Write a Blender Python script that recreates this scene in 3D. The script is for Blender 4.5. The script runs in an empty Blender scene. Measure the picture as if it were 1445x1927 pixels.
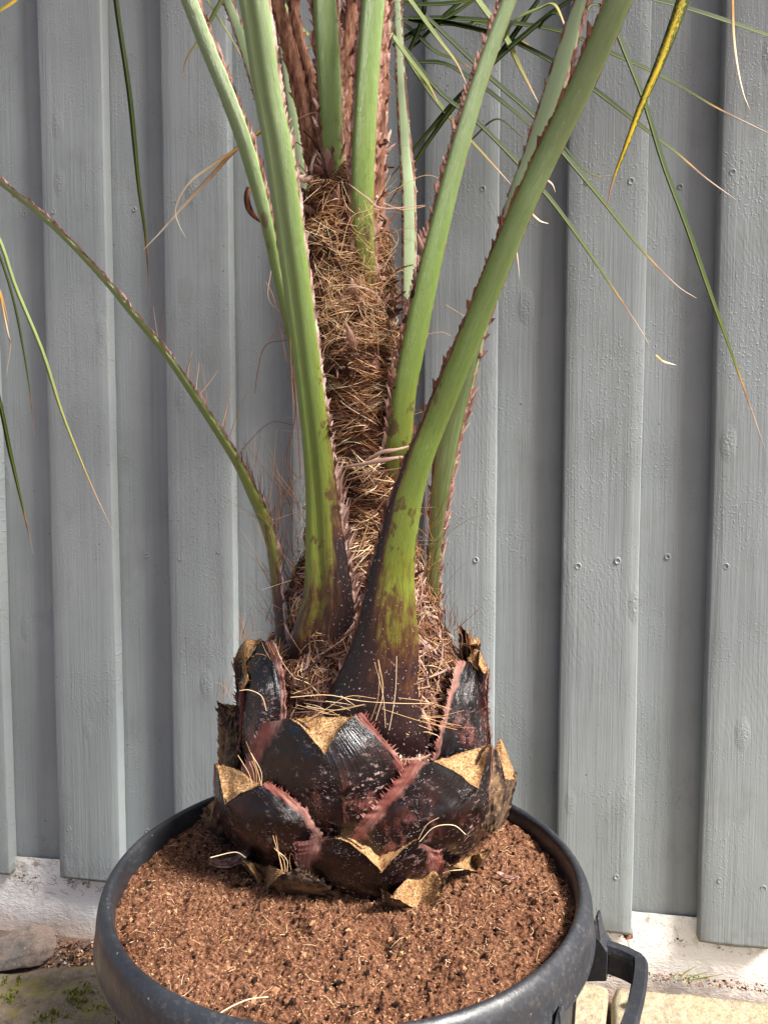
import bpy, math, random
import numpy as np
from mathutils import Vector, Matrix, noise as mnoise
random.seed(7); rng = np.random.default_rng(7)
SC = bpy.context.scene; COL = SC.collection
R = math.radians
# ------------------------------------------------------------------ camera, light, exposure
CAMZ = .762; F = 1447.0; CX = 722.5; CY = 963.5; PITCH = math.atan(91.5/F)
cam_d = bpy.data.cameras.new('camera'); cam = bpy.data.objects.new('camera', cam_d); COL.objects.link(cam)
cam.location = (0, 0, CAMZ); cam.rotation_euler = (math.pi/2-PITCH, 0, 0)
cam_d.sensor_fit = 'VERTICAL'; cam_d.sensor_height = 36; cam_d.lens = F/1927*36
cam_d.clip_start = .02; cam_d.clip_end = 300
SC.camera = cam
SUN_EL, SUN_AZ = R(48), R(119)          # azimuth clockwise from +Y (view direction)
world = bpy.data.worlds.new("World"); SC.world = world; world.use_nodes = True
wn = world.node_tree; bg = wn.nodes['Background']
sky = wn.nodes.new('ShaderNodeTexSky'); sky.sky_type = 'NISHITA'; sky.sun_disc = False
sky.sun_elevation = SUN_EL; sky.sun_rotation = SUN_AZ; sky.dust_density = 4; sky.air_density = 1.0; sky.ozone_density = .6
wn.links.new(sky.outputs[0], bg.inputs[0]); bg.inputs[1].default_value = .085
sun_d = bpy.data.lights.new('sun', 'SUN'); sun_d.energy = 5.0; sun_d.angle = R(15); sun_d.color = (1, .96, .90)
sun = bpy.data.objects.new('sun', sun_d); COL.objects.link(sun)
sd = Vector((math.sin(SUN_AZ)*math.cos(SUN_EL), math.cos(SUN_AZ)*math.cos(SUN_EL), math.sin(SUN_EL)))
sun.rotation_euler = sd.to_track_quat('Z', 'Y').to_euler(); sun.location = sd*5
SC.view_settings.view_transform = 'Standard'; SC.view_settings.look = 'None'
SC.view_settings.exposure = 1.25; SC.view_settings.gamma = 1

# ------------------------------------------------------------------ helpers
cP, sP = math.cos(PITCH), math.sin(PITCH)
def P(x, y, Y):                          # photo pixel at a chosen depth -> world point
    xx = (x-CX)/F; yy = (y-CY)/F
    t = Y/(cP-sP*yy)
    return Vector((t*xx, Y, CAMZ+t*(-sP-cP*yy)))
def Pz(x, y, z):                         # photo pixel on a horizontal plane
    xx = (x-CX)/F; yy = (y-CY)/F
    t = (z-CAMZ)/(-sP-cP*yy)
    return Vector((t*xx, t*(cP-sP*yy), z))
def tag(o, label=None, cat=None, group=None, kind=None):
    if label: o['label'] = label
    if cat: o['category'] = cat
    if group: o['group'] = group
    if kind: o['kind'] = kind
    return o
def empty(name, loc=(0, 0, 0)):
    o = bpy.data.objects.new(name, None); COL.objects.link(o); o.location = loc; o.empty_display_size = .02
    return o
class MB:
    def __init__(s): s.v = []; s.f = []; s.a = []
    def add(s, vs, fs, at=None):
        b = len(s.v); s.v.extend([tuple(q) for q in vs]); s.f.extend([tuple(i+b for i in q) for q in fs])
        if at is None: at = [(0, 0, 0)]*len(vs)
        s.a.extend(at)
    def build(s, name, mat, parent=None, smooth=True, off=None):
        me = bpy.data.meshes.new(name); 
        me.from_pydata(s.v, [], s.f); me.materials.append(mat)
        at = me.attributes.new('uvr', 'FLOAT_VECTOR', 'POINT')
        at.data.foreach_set('vector', np.array(s.a, dtype=np.float32).ravel())
        if smooth: me.polygons.foreach_set('use_smooth', [True]*len(me.polygons))
        me.update(); o = bpy.data.objects.new(name, me); COL.objects.link(o)
        if parent is not None:
            o.parent = parent
            w = Vector((0, 0, 0)); p = parent
            while p is not None: w += p.location; p = p.parent
            o.location = -w
        return o
def catmull(pts, n):
    pts = [np.array(p, float) for p in pts]; q = [2*pts[0]-pts[1]]+pts+[2*pts[-1]-pts[-2]]
    out = []; m = len(pts)-1
    for i in range(n+1):
        t = i/n*m; k = min(int(t), m-1); t -= k
        a, b, c, d = q[k:k+4]
        out.append(.5*((2*b)+(c-a)*t+(2*a-5*b+4*c-d)*t*t+(3*b-a-3*c+d)*t**3))
    return out
def tube(mb, pts, rad, seg=3, at=None, cap=False):
    n = len(pts); pts = [Vector(p) for p in pts]; vs = []; fs = []; av = []
    prev = None
    for i, p in enumerate(pts):
        t = (pts[min(i+1, n-1)]-pts[max(i-1, 0)])
        t = t.normalized() if t.length > 1e-9 else Vector((0, 0, 1))
        if prev is None: prev = t.orthogonal()
        a = (prev-t*prev.dot(t)); a = a.normalized() if a.length > 1e-6 else t.orthogonal().normalized()
        prev = a; b = t.cross(a); r = rad[i] if hasattr(rad, '__len__') else rad
        for k in range(seg):
            w = 2*math.pi*k/seg; vs.append(p+(a*math.cos(w)+b*math.sin(w))*r)
            av.append((k/seg, i/(n-1), at if at is not None else 0))
    for i in range(n-1):
        for k in range(seg):
            k2 = (k+1) % seg; fs.append((i*seg+k, i*seg+k2, (i+1)*seg+k2, (i+1)*seg+k))
    if cap: fs.append(tuple(range(seg))[::-1]); fs.append(tuple((n-1)*seg+k for k in range(seg)))
    mb.add(vs, fs, av)
def nz(p, s=1.0, o=0.0): return mnoise.noise(Vector((p[0]*s+o, p[1]*s+o*1.7, p[2]*s-o)))

# ------------------------------------------------------------------ material helper
class G:
    def __init__(s, name, rough=.6, spec=.4):
        s.m = bpy.data.materials.new(name); s.m.use_nodes = True; s.t = s.m.node_tree; s.b = s.t.nodes['Principled BSDF']
        s.b.inputs['Roughness'].default_value = rough; s.b.inputs['Specular IOR Level'].default_value = spec
        s.tc = s.t.nodes.new('ShaderNodeTexCoord')
    def N(s, typ, **kw):
        n = s.t.nodes.new('ShaderNode'+typ)
        for k, v in kw.items(): setattr(n, k, v)
        return n
    def L(s, a, b): s.t.links.new(a, b)
    def put(s, sock, v):
        if isinstance(v, (int, float)): sock.default_value = v
        elif isinstance(v, (tuple, list)): sock.default_value = tuple(v)+((1,) if len(v) == 3 and len(sock.default_value) == 4 else ())
        else: s.L(v, sock)
    def math(s, op, a, b=0.0, clamp=False):
        n = s.N('Math', operation=op, use_clamp=clamp); s.put(n.inputs[0], a); s.put(n.inputs[1], b); return n.outputs[0]
    def uvr(s):
        a = s.N('Attribute', attribute_name='uvr'); x = s.N('SeparateXYZ'); s.L(a.outputs['Vector'], x.inputs[0]); return x.outputs
    def map(s, scale, vec=None, loc=(0, 0, 0)):
        n = s.N('Mapping'); s.L(vec if vec is not None else s.tc.outputs['Object'], n.inputs[0])
        n.inputs['Scale'].default_value = scale if isinstance(scale, tuple) else (scale,)*3; n.inputs['Location'].default_value = loc
        return n.outputs[0]
    def noise(s, scale, detail=3, rough=.55, vec=None, dist=0, loc=(0, 0, 0)):
        n = s.N('TexNoise'); n.inputs['Scale'].default_value = 1; n.inputs['Detail'].default_value = detail
        n.inputs['Roughness'].default_value = rough; n.inputs['Distortion'].default_value = dist
        s.L(s.map(scale, vec, loc), n.inputs['Vector']); return n.outputs['Fac']
    def vor(s, scale, vec=None, feat='F1', out='Distance'):
        n = s.N('TexVoronoi', feature=feat); n.inputs['Scale'].default_value = 1; s.L(s.map(scale, vec), n.inputs['Vector']); return n.outputs[out]
    def ramp(s, fac, stops, interp='LINEAR'):
        n = s.N('ValToRGB'); s.put(n.inputs[0], fac); e = n.color_ramp; e.interpolation = interp
        while len(e.elements) < len(stops): e.elements.new(.5)
        for q, (p, c) in zip(e.elements, stops):
            q.position = p; q.color = (c, c, c, 1) if isinstance(c, (int, float)) else tuple(c)+(1,)
        return n.outputs[0]
    def mix(s, f, a, b, mode='MIX'):
        n = s.N('MixRGB', blend_type=mode); s.put(n.inputs[0], f); s.put(n.inputs[1], a); s.put(n.inputs[2], b); return n.outputs[0]
    def comb(s, x, y, z):
        n = s.N('CombineXYZ'); s.put(n.inputs[0], x); s.put(n.inputs[1], y); s.put(n.inputs[2], z); return n.outputs[0]
    def col(s, c): s.put(s.b.inputs['Base Color'], c)
    def rough(s, v): s.put(s.b.inputs['Roughness'], v)
    def bump(s, h, dist, strength=1.0, prev=None):
        n = s.N('Bump'); s.put(n.inputs['Height'], h); n.inputs['Distance'].default_value = dist; n.inputs['Strength'].default_value = strength
        if prev is not None: s.L(prev, n.inputs['Normal'])
        s.L(n.outputs[0], s.b.inputs['Normal']); return n.outputs[0]

# painted boards
def m_paint():
    g = G('grey_paint', .5, .35)
    u = g.uvr()                                   # u: across board, v: board id, r: 0 front
    z = g.N('SeparateXYZ'); g.L(g.tc.outputs['Object'], z.inputs[0])
    bv = g.comb(g.math('ADD', z.outputs[0], g.math('MULTIPLY', u[1], 3.7)), g.math('MULTIPLY', u[1], 9.1), z.outputs[2])
    grain = g.noise((150, 150, 4), 4, .6, bv, 1.2)
    broad = g.noise((16, 16, 3.0), 3, .5, bv, .8)
    mott = g.noise(5, 4, .6, bv)
    blot = g.noise(38, 3, .5, bv)
    tone = g.ramp(mott, [(.3, (.200, .224, .230)), (.7, (.256, .280, .287))])
    tone = g.mix(g.ramp(broad, [(.35, .0), (.75, .35)]), tone, (.28, .31, .315))
    tone = g.mix(g.math('MULTIPLY', u[1], 0.0), tone, tone)
    # per-board tone
    wn_ = g.N('TexWhiteNoise', noise_dimensions='1D'); g.L(u[1], wn_.inputs['W'])
    tone = g.mix(g.math('MULTIPLY', wn_.outputs[0], .16), tone, (.17, .185, .19))
    run = g.ramp(g.noise((60, 60, 1.6), 4, .6, bv, .4), [(.54, 0), (.70, 1)])
    tone = g.mix(g.math('MULTIPLY', run, .28), tone, (.13, .145, .14))
    smu = g.ramp(g.noise((11, 11, 7), 5, .7, bv), [(.56, 0), (.68, 1)])
    tone = g.mix(g.math('MULTIPLY', smu, .30), tone, (.15, .155, .14))
    specks = g.ramp(g.vor(55, bv), [(.0, 1.0), (.055, 1.0), (.09, 0.0)])
    sm = g.math('MULTIPLY', specks, g.ramp(g.noise(9, 2, .5, bv), [(.55, 0), (.62, 1)]))
    tone = g.mix(g.math('MULTIPLY', sm, .75), tone, (.05, .05, .05))
    # scuffs and dirt towards the bottom edge of the boards
    low = g.ramp(z.outputs[2], [(.06, 1.0), (.11, 0.0)])
    dirt = g.math('MULTIPLY', low, g.ramp(g.noise(60, 4, .6, bv), [(.42, 0), (.62, 1)]))
    tone = g.mix(g.math('MULTIPLY', dirt, .5), tone, (.12, .10, .08))
    g.col(tone)
    g.rough(g.ramp(blot, [(.3, .40), (.7, .58)]))
    b1 = g.bump(grain, .0008, 1)
    drip = g.ramp(g.noise((330, 330, 240), 2, .5, bv, .2), [(.57, 0), (.68, 1)])
    b2 = g.bump(g.math('MULTIPLY', drip, g.ramp(g.noise(8, 2, .5, bv), [(.45, .1), (.62, 1)])), .0007, .8, b1)
    # knots and dimples
    kn = g.ramp(g.vor((13, 13, 5.5), bv), [(.0, 1.0), (.07, .9), (.16, 0)])
    knt = g.math('MULTIPLY', kn, g.noise(260, 3, .7, bv))
    b3 = g.bump(knt, .0022, 1, b2)
    wave = g.N('TexWave', wave_type='BANDS', bands_direction='DIAGONAL'); g.L(g.map((60, 60, 22), bv), wave.inputs['Vector'])
    wave.inputs['Scale'].default_value = 1.3; wave.inputs['Distortion'].default_value = 9; wave.inputs['Detail'].default_value = 3
    b4 = g.bump(g.math('MULTIPLY', wave.outputs['Fac'], g.ramp(g.noise(6, 2, .5, bv), [(.56, 0), (.66, 1)])), .0002, .4, b3)
    g.bump(g.noise((12, 12, 5), 2, .5, bv), .003, .8, b4)
    return g.m
def m_plaster():
    g = G('white_plaster', .75, .25)
    n1 = g.noise(7, 4); n2 = g.noise((60, 60, 160), 4, .6, None, 1.5)
    c = g.ramp(n1, [(.3, (.76, .72, .68)), (.7, (.84, .81, .77))])
    z = g.N('SeparateXYZ'); g.L(g.tc.outputs['Object'], z.inputs[0])
    c = g.mix(g.math('MULTIPLY', g.ramp(g.math('ADD', z.outputs[2], g.math('MULTIPLY', g.noise(14, 4), .08)), [(.0, 1.0), (.05, 0)]), .5), c, (.40, .25, .16))
    top = g.ramp(z.outputs[2], [(.035, 0), (.065, 1.0)])
    c = g.mix(g.math('MULTIPLY', top, g.ramp(g.noise(50, 5, .7), [(.50, 0), (.66, .8)])), c, (.20, .16, .11))
    c = g.mix(g.ramp(g.noise(120, 3), [(.66, 0), (.72, .5)]), c, (.35, .30, .26))
    g.col(c); b = g.bump(n2, .0016, .8); g.bump(g.noise(28, 4, .6), .004, .8, b); return g.m
def m_stalk():
    g = G('frond_stalk_skin', .32, .5); u = g.uvr()       # u across -1..1, v = metres above colour change, r = length
    st = g.noise((5, 3.0, 1), 4, .6, g.comb(u[0], u[2], 0), .4)
    st2 = g.noise((16, 4, 1), 3, .6, g.comb(u[0], u[2], 3))
    bl = g.noise(38, 4, .6)
    f = g.math('ADD', g.math('MULTIPLY', u[1], 1.9), g.math('MULTIPLY', g.math('SUBTRACT', st, .5), .38))
    f = g.math('ADD', f, g.math('MULTIPLY', g.math('SUBTRACT', bl, .5), .22))
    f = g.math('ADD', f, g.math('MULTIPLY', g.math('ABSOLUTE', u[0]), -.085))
    f = g.math('ADD', f, .30)
    c = g.ramp(f, [(.0, (.010, .005, .006)), (.14, (.026, .010, .010)), (.215, (.075, .028, .012)), (.26, (.12, .10, .016)), (.34, (.165, .20, .024)), (.5, (.145, .21, .035)), (.75, (.165, .25, .065)), (1.0, (.21, .29, .12))])
    c = g.mix(g.ramp(st2, [(.3, .3), (.5, 0)]), c, g.mix(1, c, (.6, .72, .5), 'MULTIPLY'))
    c = g.mix(g.ramp(st, [(.55, 0), (.8, .45)]), c, g.mix(1, c, (1.25, 1.2, 1.15), 'MULTIPLY'))
    # brown scars
    sc = g.math('MULTIPLY', g.ramp(g.vor((38, 38, 17)), [(.0, 1), (.13, 1), (.18, 0)]), g.ramp(g.noise(11, 2), [(.56, 0), (.60, 1)]))
    c = g.mix(g.math('MULTIPLY', sc, .8), c, (.10, .045, .02))
    ds = g.math('MULTIPLY', g.ramp(g.noise((75, 75, 45), 3, .6), [(.58, 0), (.63, 1)]), g.ramp(f, [(.22, 0), (.28, 1), (.42, .9), (.52, 0)]))
    c = g.mix(g.math('MULTIPLY', ds, .85), c, (.075, .022, .012))
    sp = g.ramp(g.noise(420, 2), [(.66, 0), (.71, .8)])
    dust = g.math('MULTIPLY', sp, g.ramp(f, [(.12, 1), (.33, .12)]))
    c = g.mix(dust, c, (.5, .42, .38))
    g.col(c); b = g.bump(g.noise((46, 3, 1), 3, .6, g.comb(u[0], u[2], 3)), .0010, .8); g.bump(g.noise(160, 3), .0003, .7, b); return g.m
def m_pale():
    g = G('pale_stalk_skin', .5, .3); u = g.uvr()
    st = g.noise((7, 3, 1), 4, .6, g.comb(u[0], u[2], 0), .4)
    f = g.math('ADD', g.math('MULTIPLY', u[1], 1.6), g.math('MULTIPLY', g.math('SUBTRACT', st, .5), .3)); f = g.math('ADD', f, .3)
    c = g.ramp(f, [(.0, (.03, .012, .01)), (.2, (.10, .045, .02)), (.3, (.16, .19, .05)), (.6, (.22, .30, .11)), (1, (.28, .36, .19))])
    c = g.mix(g.ramp(st, [(.5, 0), (.75, .5)]), c, (.40, .47, .33)); g.col(c); g.bump(st, .0006, .6); return g.m
def m_husk(name, a, b, c_, sc=(220, 220, 60)):
    g = G(name, .8, .2); u = g.uvr()
    n1 = g.noise(sc, 4, .65); n2 = g.noise(30, 4)
    c = g.ramp(n1, [(.3, a), (.5, b), (.72, c_)])
    c = g.mix(g.ramp(n2, [(.4, .0), (.7, .55)]), c, g.mix(1, c, (.55, .42, .38), 'MULTIPLY'))
    g.col(c); g.bump(n1, .0012, .9); return g.m
def m_fibre(name, stops):
    g = G(name, .7, .25); u = g.uvr(); g.col(g.ramp(u[2], stops)); return g.m
def m_core():
    g = G('fibrous_bark', .9, .1)
    n1 = g.noise((70, 70, 240), 5, .7, None, 2.5); n2 = g.noise(30, 4)
    c = g.ramp(n1, [(.3, (.018, .009, .005)), (.5, (.10, .05, .025)), (.7, (.26, .15, .075))])
    c = g.mix(g.ramp(n2, [(.4, 0), (.7, .6)]), c, (.10, .045, .03)); g.col(c); g.bump(n1, .004, 1); return g.m
def m_stump():
    g = G('dark_leaf_base', .28, .55); u = g.uvr()        # u -1..1 across, v 0 bottom..1 top, r id
    vec = g.comb(u[0], u[1], u[2])
    rib = g.noise((46, 1.6, 1), 3, .6, vec, .3)
    n = g.noise(22, 4, .6); au = g.math('ABSOLUTE', u[0])
    base = g.ramp(n, [(.3, (.002, .001, .0015)), (.52, (.004, .002, .003)), (.62, (.014, .004, .004)), (.76, (.060, .014, .009))])
    # white-ish scurf, in streaks
    sf = g.ramp(g.noise((150, 150, 260), 3, .6), [(.56, 0), (.66, 1)])
    zone = g.ramp(g.noise(20, 4, .65), [(.46, 0), (.58, 1)])
    scf = g.math('MULTIPLY', g.math('MULTIPLY', sf, zone), g.ramp(rib, [(.4, .2), (.58, 1)]))
    scf = g.math('MULTIPLY', scf, g.ramp(u[1], [(.0, 1.0), (.55, .75), (.95, .25)]))
    c = g.mix(g.math('MULTIPLY', scf, .9), base, (.50, .33, .31))
    fine = g.ramp(g.vor(420), [(.0, 1), (.12, 1), (.2, 0)])
    c = g.mix(g.math('MULTIPLY', fine, g.ramp(g.noise(26, 2), [(.48, 0), (.62, .8)])), c, (.60, .55, .55))
    pk = g.math('MULTIPLY', g.ramp(g.noise((60, 60, 34), 5, .75), [(.50, 0), (.60, .85)]), g.math('MULTIPLY', g.ramp(g.noise(13, 2, .5), [(.46, 0), (.58, 1)]), g.ramp(u[1], [(.1, 1), (.75, .0)])))
    c = g.mix(g.math('MULTIPLY', pk, .6), c, (.30, .105, .085))
    edge = g.ramp(g.math('ADD', g.math('ADD', g.math('SUBTRACT', au, .80), g.math('MULTIPLY', u[1], .20)), g.math('MULTIPLY', g.math('SUBTRACT', g.noise(60, 4), .5), .5)), [(.0, 0), (.12, 1)])
    ridg = g.ramp(g.noise((46, 2, 1), 3, .6, vec), [(.3, (.13, .045, .032)), (.5, (.28, .125, .10)), (.7, (.42, .25, .20))])
    ridg = g.mix(g.ramp(g.noise(19, 3, .6), [(.46, 0), (.58, .85)]), ridg, (.15, .028, .018))
    c = g.mix(edge, c, ridg)
    g.col(c); g.rough(g.math('ADD', g.math('MULTIPLY', edge, .5), g.math('ADD', .26, g.math('MULTIPLY', scf, .4))))
    b = g.bump(rib, .0014, .9); g.bump(g.noise(90, 4, .6), .0012, .7, b); return g.m
def m_rough_stump():
    g = G('weathered_leaf_base', .75, .2)
    n = g.noise(24, 5, .65); n2 = g.noise(150, 4, .7)
    c = g.ramp(n, [(.36, (.016, .009, .008)), (.52, (.045, .026, .018)), (.64, (.20, .12, .06)), (.78, (.36, .24, .13))])
    c = g.mix(g.ramp(n2, [(.5, 0), (.66, .6)]), c, (.30, .20, .12))
    g.col(c); b = g.bump(n2, .002, 1); g.bump(n, .004, 1, b); return g.m
def m_cut():
    g = G('cut_fibre_face', .85, .15)
    n1 = g.noise(420, 4, .7); n2 = g.noise(45, 4, .6)
    c = g.ramp(n1, [(.34, (.18, .085, .030)), (.47, (.48, .28, .13)), (.62, (.76, .49, .26))])
    c = g.mix(g.ramp(n2, [(.45, 0), (.66, .6)]), c, (.36, .17, .06)); g.col(c); b = g.bump(n1, .005, 1); g.bump(n2, .003, .6, b); return g.m
def m_leaf(name, stops, rib=(.16, .20, .03)):
    g = G(name, .6, .2); u = g.uvr()
    n = g.noise((14, .9, 1), 3, .6, g.comb(u[0], g.math('MULTIPLY', u[1], 20), u[2]))
    f = g.math('ADD', u[1], g.math('MULTIPLY', g.math('SUBTRACT', n, .5), .10))
    c = g.ramp(f, stops)
    mid = g.ramp(g.math('ABSOLUTE', u[0]), [(.06, 1), (.22, 0)])
    c = g.mix(g.math('MULTIPLY', mid, g.ramp(f, [(.8, .6), (.87, 0)])), c, rib)
    c = g.mix(g.ramp(n, [(.4, .35), (.6, 0)]), c, g.mix(1, c, (.55, .6, .5), 'MULTIPLY'))
    g.col(c); g.b.inputs['Transmission Weight'].default_value = 0; return g.m
def m_spotleaf():
    g = G('yellow_flecked_leaflet', .42, .4); u = g.uvr()
    n = g.noise((10, 70, 1), 4, .7, g.comb(u[0], u[1], 0)); au = g.math('ABSOLUTE', u[0])
    n3 = g.noise((2, 9, 1), 2, .5, g.comb(u[0], u[1], 4))
    f = g.math('SUBTRACT', g.math('ADD', n, g.math('MULTIPLY', n3, .4)), g.math('MULTIPLY', au, .28))
    f = g.math('ADD', f, g.math('MULTIPLY', u[1], .12))
    c = g.ramp(f, [(.50, (.028, .052, .006)), (.60, (.12, .14, .01)), (.68, (.62, .44, .015))])
    c = g.mix(g.ramp(u[1], [(.87, 0), (.92, 1)]), c, (.34, .20, .13)); g.col(c); return g.m
def m_pot():
    g = G('black_pot_plastic', .38, .5)
    n = g.noise(13, 4, .6); d = g.noise(210, 3, .6); sp = g.ramp(g.vor(75), [(.0, 1), (.055, 1), (.09, 0)])
    c = g.ramp(n, [(.3, (.014, .015, .019)), (.7, (.026, .029, .036))])
    c = g.mix(g.math('MULTIPLY', g.ramp(d, [(.52, 0), (.7, 1)]), g.ramp(n, [(.4, .08), (.65, .4)])), c, (.12, .105, .09))
    c = g.mix(g.math('MULTIPLY', sp, g.ramp(g.noise(22, 2), [(.5, 0), (.6, .8)])), c, (.45, .36, .25))
    g.col(c); g.rough(g.ramp(g.noise(30, 4), [(.3, .30), (.7, .55)])); b = g.bump(g.noise(45, 3), .0015, .5); g.bump(d, .0004, .8, b); return g.m
def m_soil():
    g = G('coir_soil', .95, .1)
    n1 = g.noise(300, 5, .75); n2 = g.noise(16, 4, .65); n3 = g.noise(60, 4, .6)
    c = g.ramp(n1, [(.34, (.022, .010, .007)), (.45, (.135, .058, .033)), (.59, (.28, .138, .078)), (.72, (.54, .34, .21))])
    c = g.mix(g.ramp(n2, [(.42, 0), (.65, .5)]), c, g.mix(1, c, (.6, .5, .45), 'MULTIPLY'))
    c = g.mix(g.ramp(n3, [(.62, 0), (.70, .85)]), c, (.022, .011, .009)); g.col(c); b = g.bump(n1, .0045, 1); g.bump(n3, .007, .8, b); return g.m
def m_crumb():
    g = G('soil_crumb', .9, .1); u = g.uvr()
    g.col(g.ramp(u[2], [(.0, (.010, .006, .005)), (.25, (.035, .016, .010)), (.45, (.17, .075, .040)), (.8, (.44, .24, .13)), (.97, (.60, .42, .26)), (1, (.55, .5, .45))])); return g.m
def m_stone(name, cols, moss=False, sc=1.0):
    g = G(name, .85, .2)
    n = g.noise(9*sc, 5, .65); n2 = g.noise(70*sc, 5, .7); n3 = g.noise(260, 3, .6)
    c = g.ramp(n, [(.3, cols[0]), (.5, cols[1]), (.7, cols[2])])
    c = g.mix(g.ramp(n2, [(.45, 0), (.65, .6)]), c, g.mix(1, c, (.45, .42, .36), 'MULTIPLY'))
    c = g.mix(g.ramp(n3, [(.6, 0), (.7, .4)]), c, (.6, .56, .48))
    if moss:
        mm = g.noise(15, 5, .7)
        c = g.mix(g.ramp(mm, [(.50, 0), (.62, .6)]), c, (.30, .25, .06)); c = g.mix(g.ramp(mm, [(.62, 0), (.72, .8)]), c, (.12, .13, .025))
    g.col(c); b = g.bump(n2, .004, 1); g.bump(n, .008, .6, b); return g.m
MT = dict(paint=m_paint(), plaster=m_plaster(), stalk=m_stalk(), pale=m_pale(), core=m_core(), stump=m_stump(), rstump=m_rough_stump(), cut=m_cut(), pmargin=m_husk('pale_thorny_margin_husk', (.12, .055, .045), (.42, .28, .24), (.72, .60, .54)), pot=m_pot(), soil=m_soil(), crumb=m_crumb(), spot=m_spotleaf(),
  margin=m_husk('thorny_margin_husk', (.060, .022, .016), (.24, .115, .085), (.55, .38, .33)),
  dead=m_husk('dead_brown_husk', (.040, .015, .009), (.20, .085, .048), (.42, .23, .15)),
  fibre=m_fibre('tan_fibre', [(0, (.030, .010, .006)), (.3, (.16, .058, .026)), (.6, (.42, .20, .09)), (.85, (.66, .42, .22)), (1, (.80, .64, .42))]),
  strip=m_fibre('husk_strip', [(0, (.035, .012, .009)), (.45, (.17, .075, .055)), (1, (.52, .35, .28))]),
  leaf=m_leaf('green_leaflet', [(0, (.014, .026, .005)), (.5, (.020, .036, .006)), (.80, (.055, .070, .009)), (.845, (.25, .13, .03)), (.87, (.13, .06, .035)), (1, (.42, .33, .26))]),
  leafpale=m_leaf('pale_green_leaflet', [(0, (.20, .26, .10)), (.55, (.17, .21, .06)), (.78, (.30, .27, .08)), (.86, (.45, .27, .12)), (1, (.60, .50, .40))], (.38, .42, .2)),
  leaforange=m_leaf('orange_tipped_leaflet', [(0, (.12, .14, .03)), (.35, (.16, .15, .03)), (.55, (.42, .24, .03)), (.75, (.34, .20, .08)), (1, (.45, .34, .25))]),
  dry=m_leaf('dry_leaflet', [(0, (.36, .28, .10)), (.3, (.42, .20, .06)), (.5, (.55, .42, .28)), (1, (.66, .56, .45))], (.5, .4, .2)),
  slab=m_stone('mossy_slab_stone', [(.16, .12, .09), (.27, .21, .15), (.36, .29, .21)], True), rock=m_stone('pink_grey_rock', [(.15, .115, .095), (.27, .20, .165), (.15, .14, .13)]),
  paving=m_stone('yellow_paving_stone', [(.26, .20, .14), (.36, .30, .21), (.33, .30, .18)], False, 1.3), gravel=m_stone('gravel_ground', [(.10, .06, .045), (.20, .13, .10), (.28, .2, .16)], False, 3))
g = G('moss_green', .8, .2); u = g.uvr(); g.col(g.ramp(u[2], [(0, (.05, .06, .008)), (.6, (.15, .17, .018)), (1, (.32, .33, .05))])); MT['moss'] = g.m

# ------------------------------------------------------------------ ground
def grid_obj(name, x0, x1, y0, y1, nx, ny, zf, mat, thick=0, parent=None):
    mb = MB(); vs = []; fs = []
    for j in range(ny+1):
        for i in range(nx+1):
            x = x0+(x1-x0)*i/nx; y = y0+(y1-y0)*j/ny; vs.append(zf(x, y, i, j))
    for j in range(ny):
        for i in range(nx):
            a = j*(nx+1)+i; fs.append((a, a+1, a+nx+2, a+nx+1))
    mb.add(vs, fs); return mb.build(name, mat, parent)
tag(grid_obj('ground', -60, 60, -60, 60, 40, 40, lambda x, y, i, j: (x, y, -.045), MT['gravel']), 'bare gravelly ground beneath the slabs', 'ground', kind='structure')

# ------------------------------------------------------------------ wall of overlapping boards
PSI = math.atan(.165); WD = 1.18
wall = empty('boarded_wall', (0, WD, -.06)); tag(wall, 'grey painted wall of overlapping upright boards on a white plaster base', 'wall')
eU = Vector((math.cos(PSI), -math.sin(PSI), 0)); eN = Vector((-math.sin(PSI), -math.cos(PSI), 0)); W0 = Vector((0, WD, 0))
def W(u, d, z): return W0+eU*u+eN*d+Vector((0, 0, z))
clad = MB(); PITCHB = .2033; U0 = .0630/math.cos(PSI); CW = .108; TH = .021
def board(u0, u1, d0, d1, zb, zt, bid, bev=.0022):
    lean = random.uniform(-.0015, .0015); cup = random.uniform(-.0006, .001)
    prof = [(u0, d0), (u0, d1-bev), (u0+bev*.35, d1-bev*.35), (u0+bev, d1)]+[(u0+bev+(u1-u0-2*bev)*k/6, d1+cup*math.sin(math.pi*k/6)) for k in range(1, 6)]+[(u1-bev, d1), (u1-bev*.35, d1-bev*.35), (u1, d1-bev), (u1, d0)]
    nzs = 60; vs = []; fs = []; at = []; m = len(prof)
    for j in range(nzs+1):
        t = (j/nzs)**1.6; z = zb+(zt-zb)*t
        for k, (u, d) in enumerate(prof):
            du = .0016*mnoise.noise(Vector((bid*3.1, z*2.2, 0 if k < m/2 else 5)))+.0005*mnoise.noise(Vector((bid*3.1, z*14, 0 if k < m/2 else 5)))
            dz = 0
            if j == 0: dz = .0035*mnoise.noise(Vector((u*18, bid, 2)))+.0015*mnoise.noise(Vector((u*130, bid, 2)))
            vs.append(W(u+du+lean*(z-.8), d, z+dz)); at.append(((u-u0)/(u1-u0), bid, 0))
    for j in range(nzs):
        for k in range(m-1):
            a = j*m+k; fs.append((a, a+1, a+1+m, a+m))
    fs.append(tuple(range(m))[::-1])
    clad.add(vs, fs, at)
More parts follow.
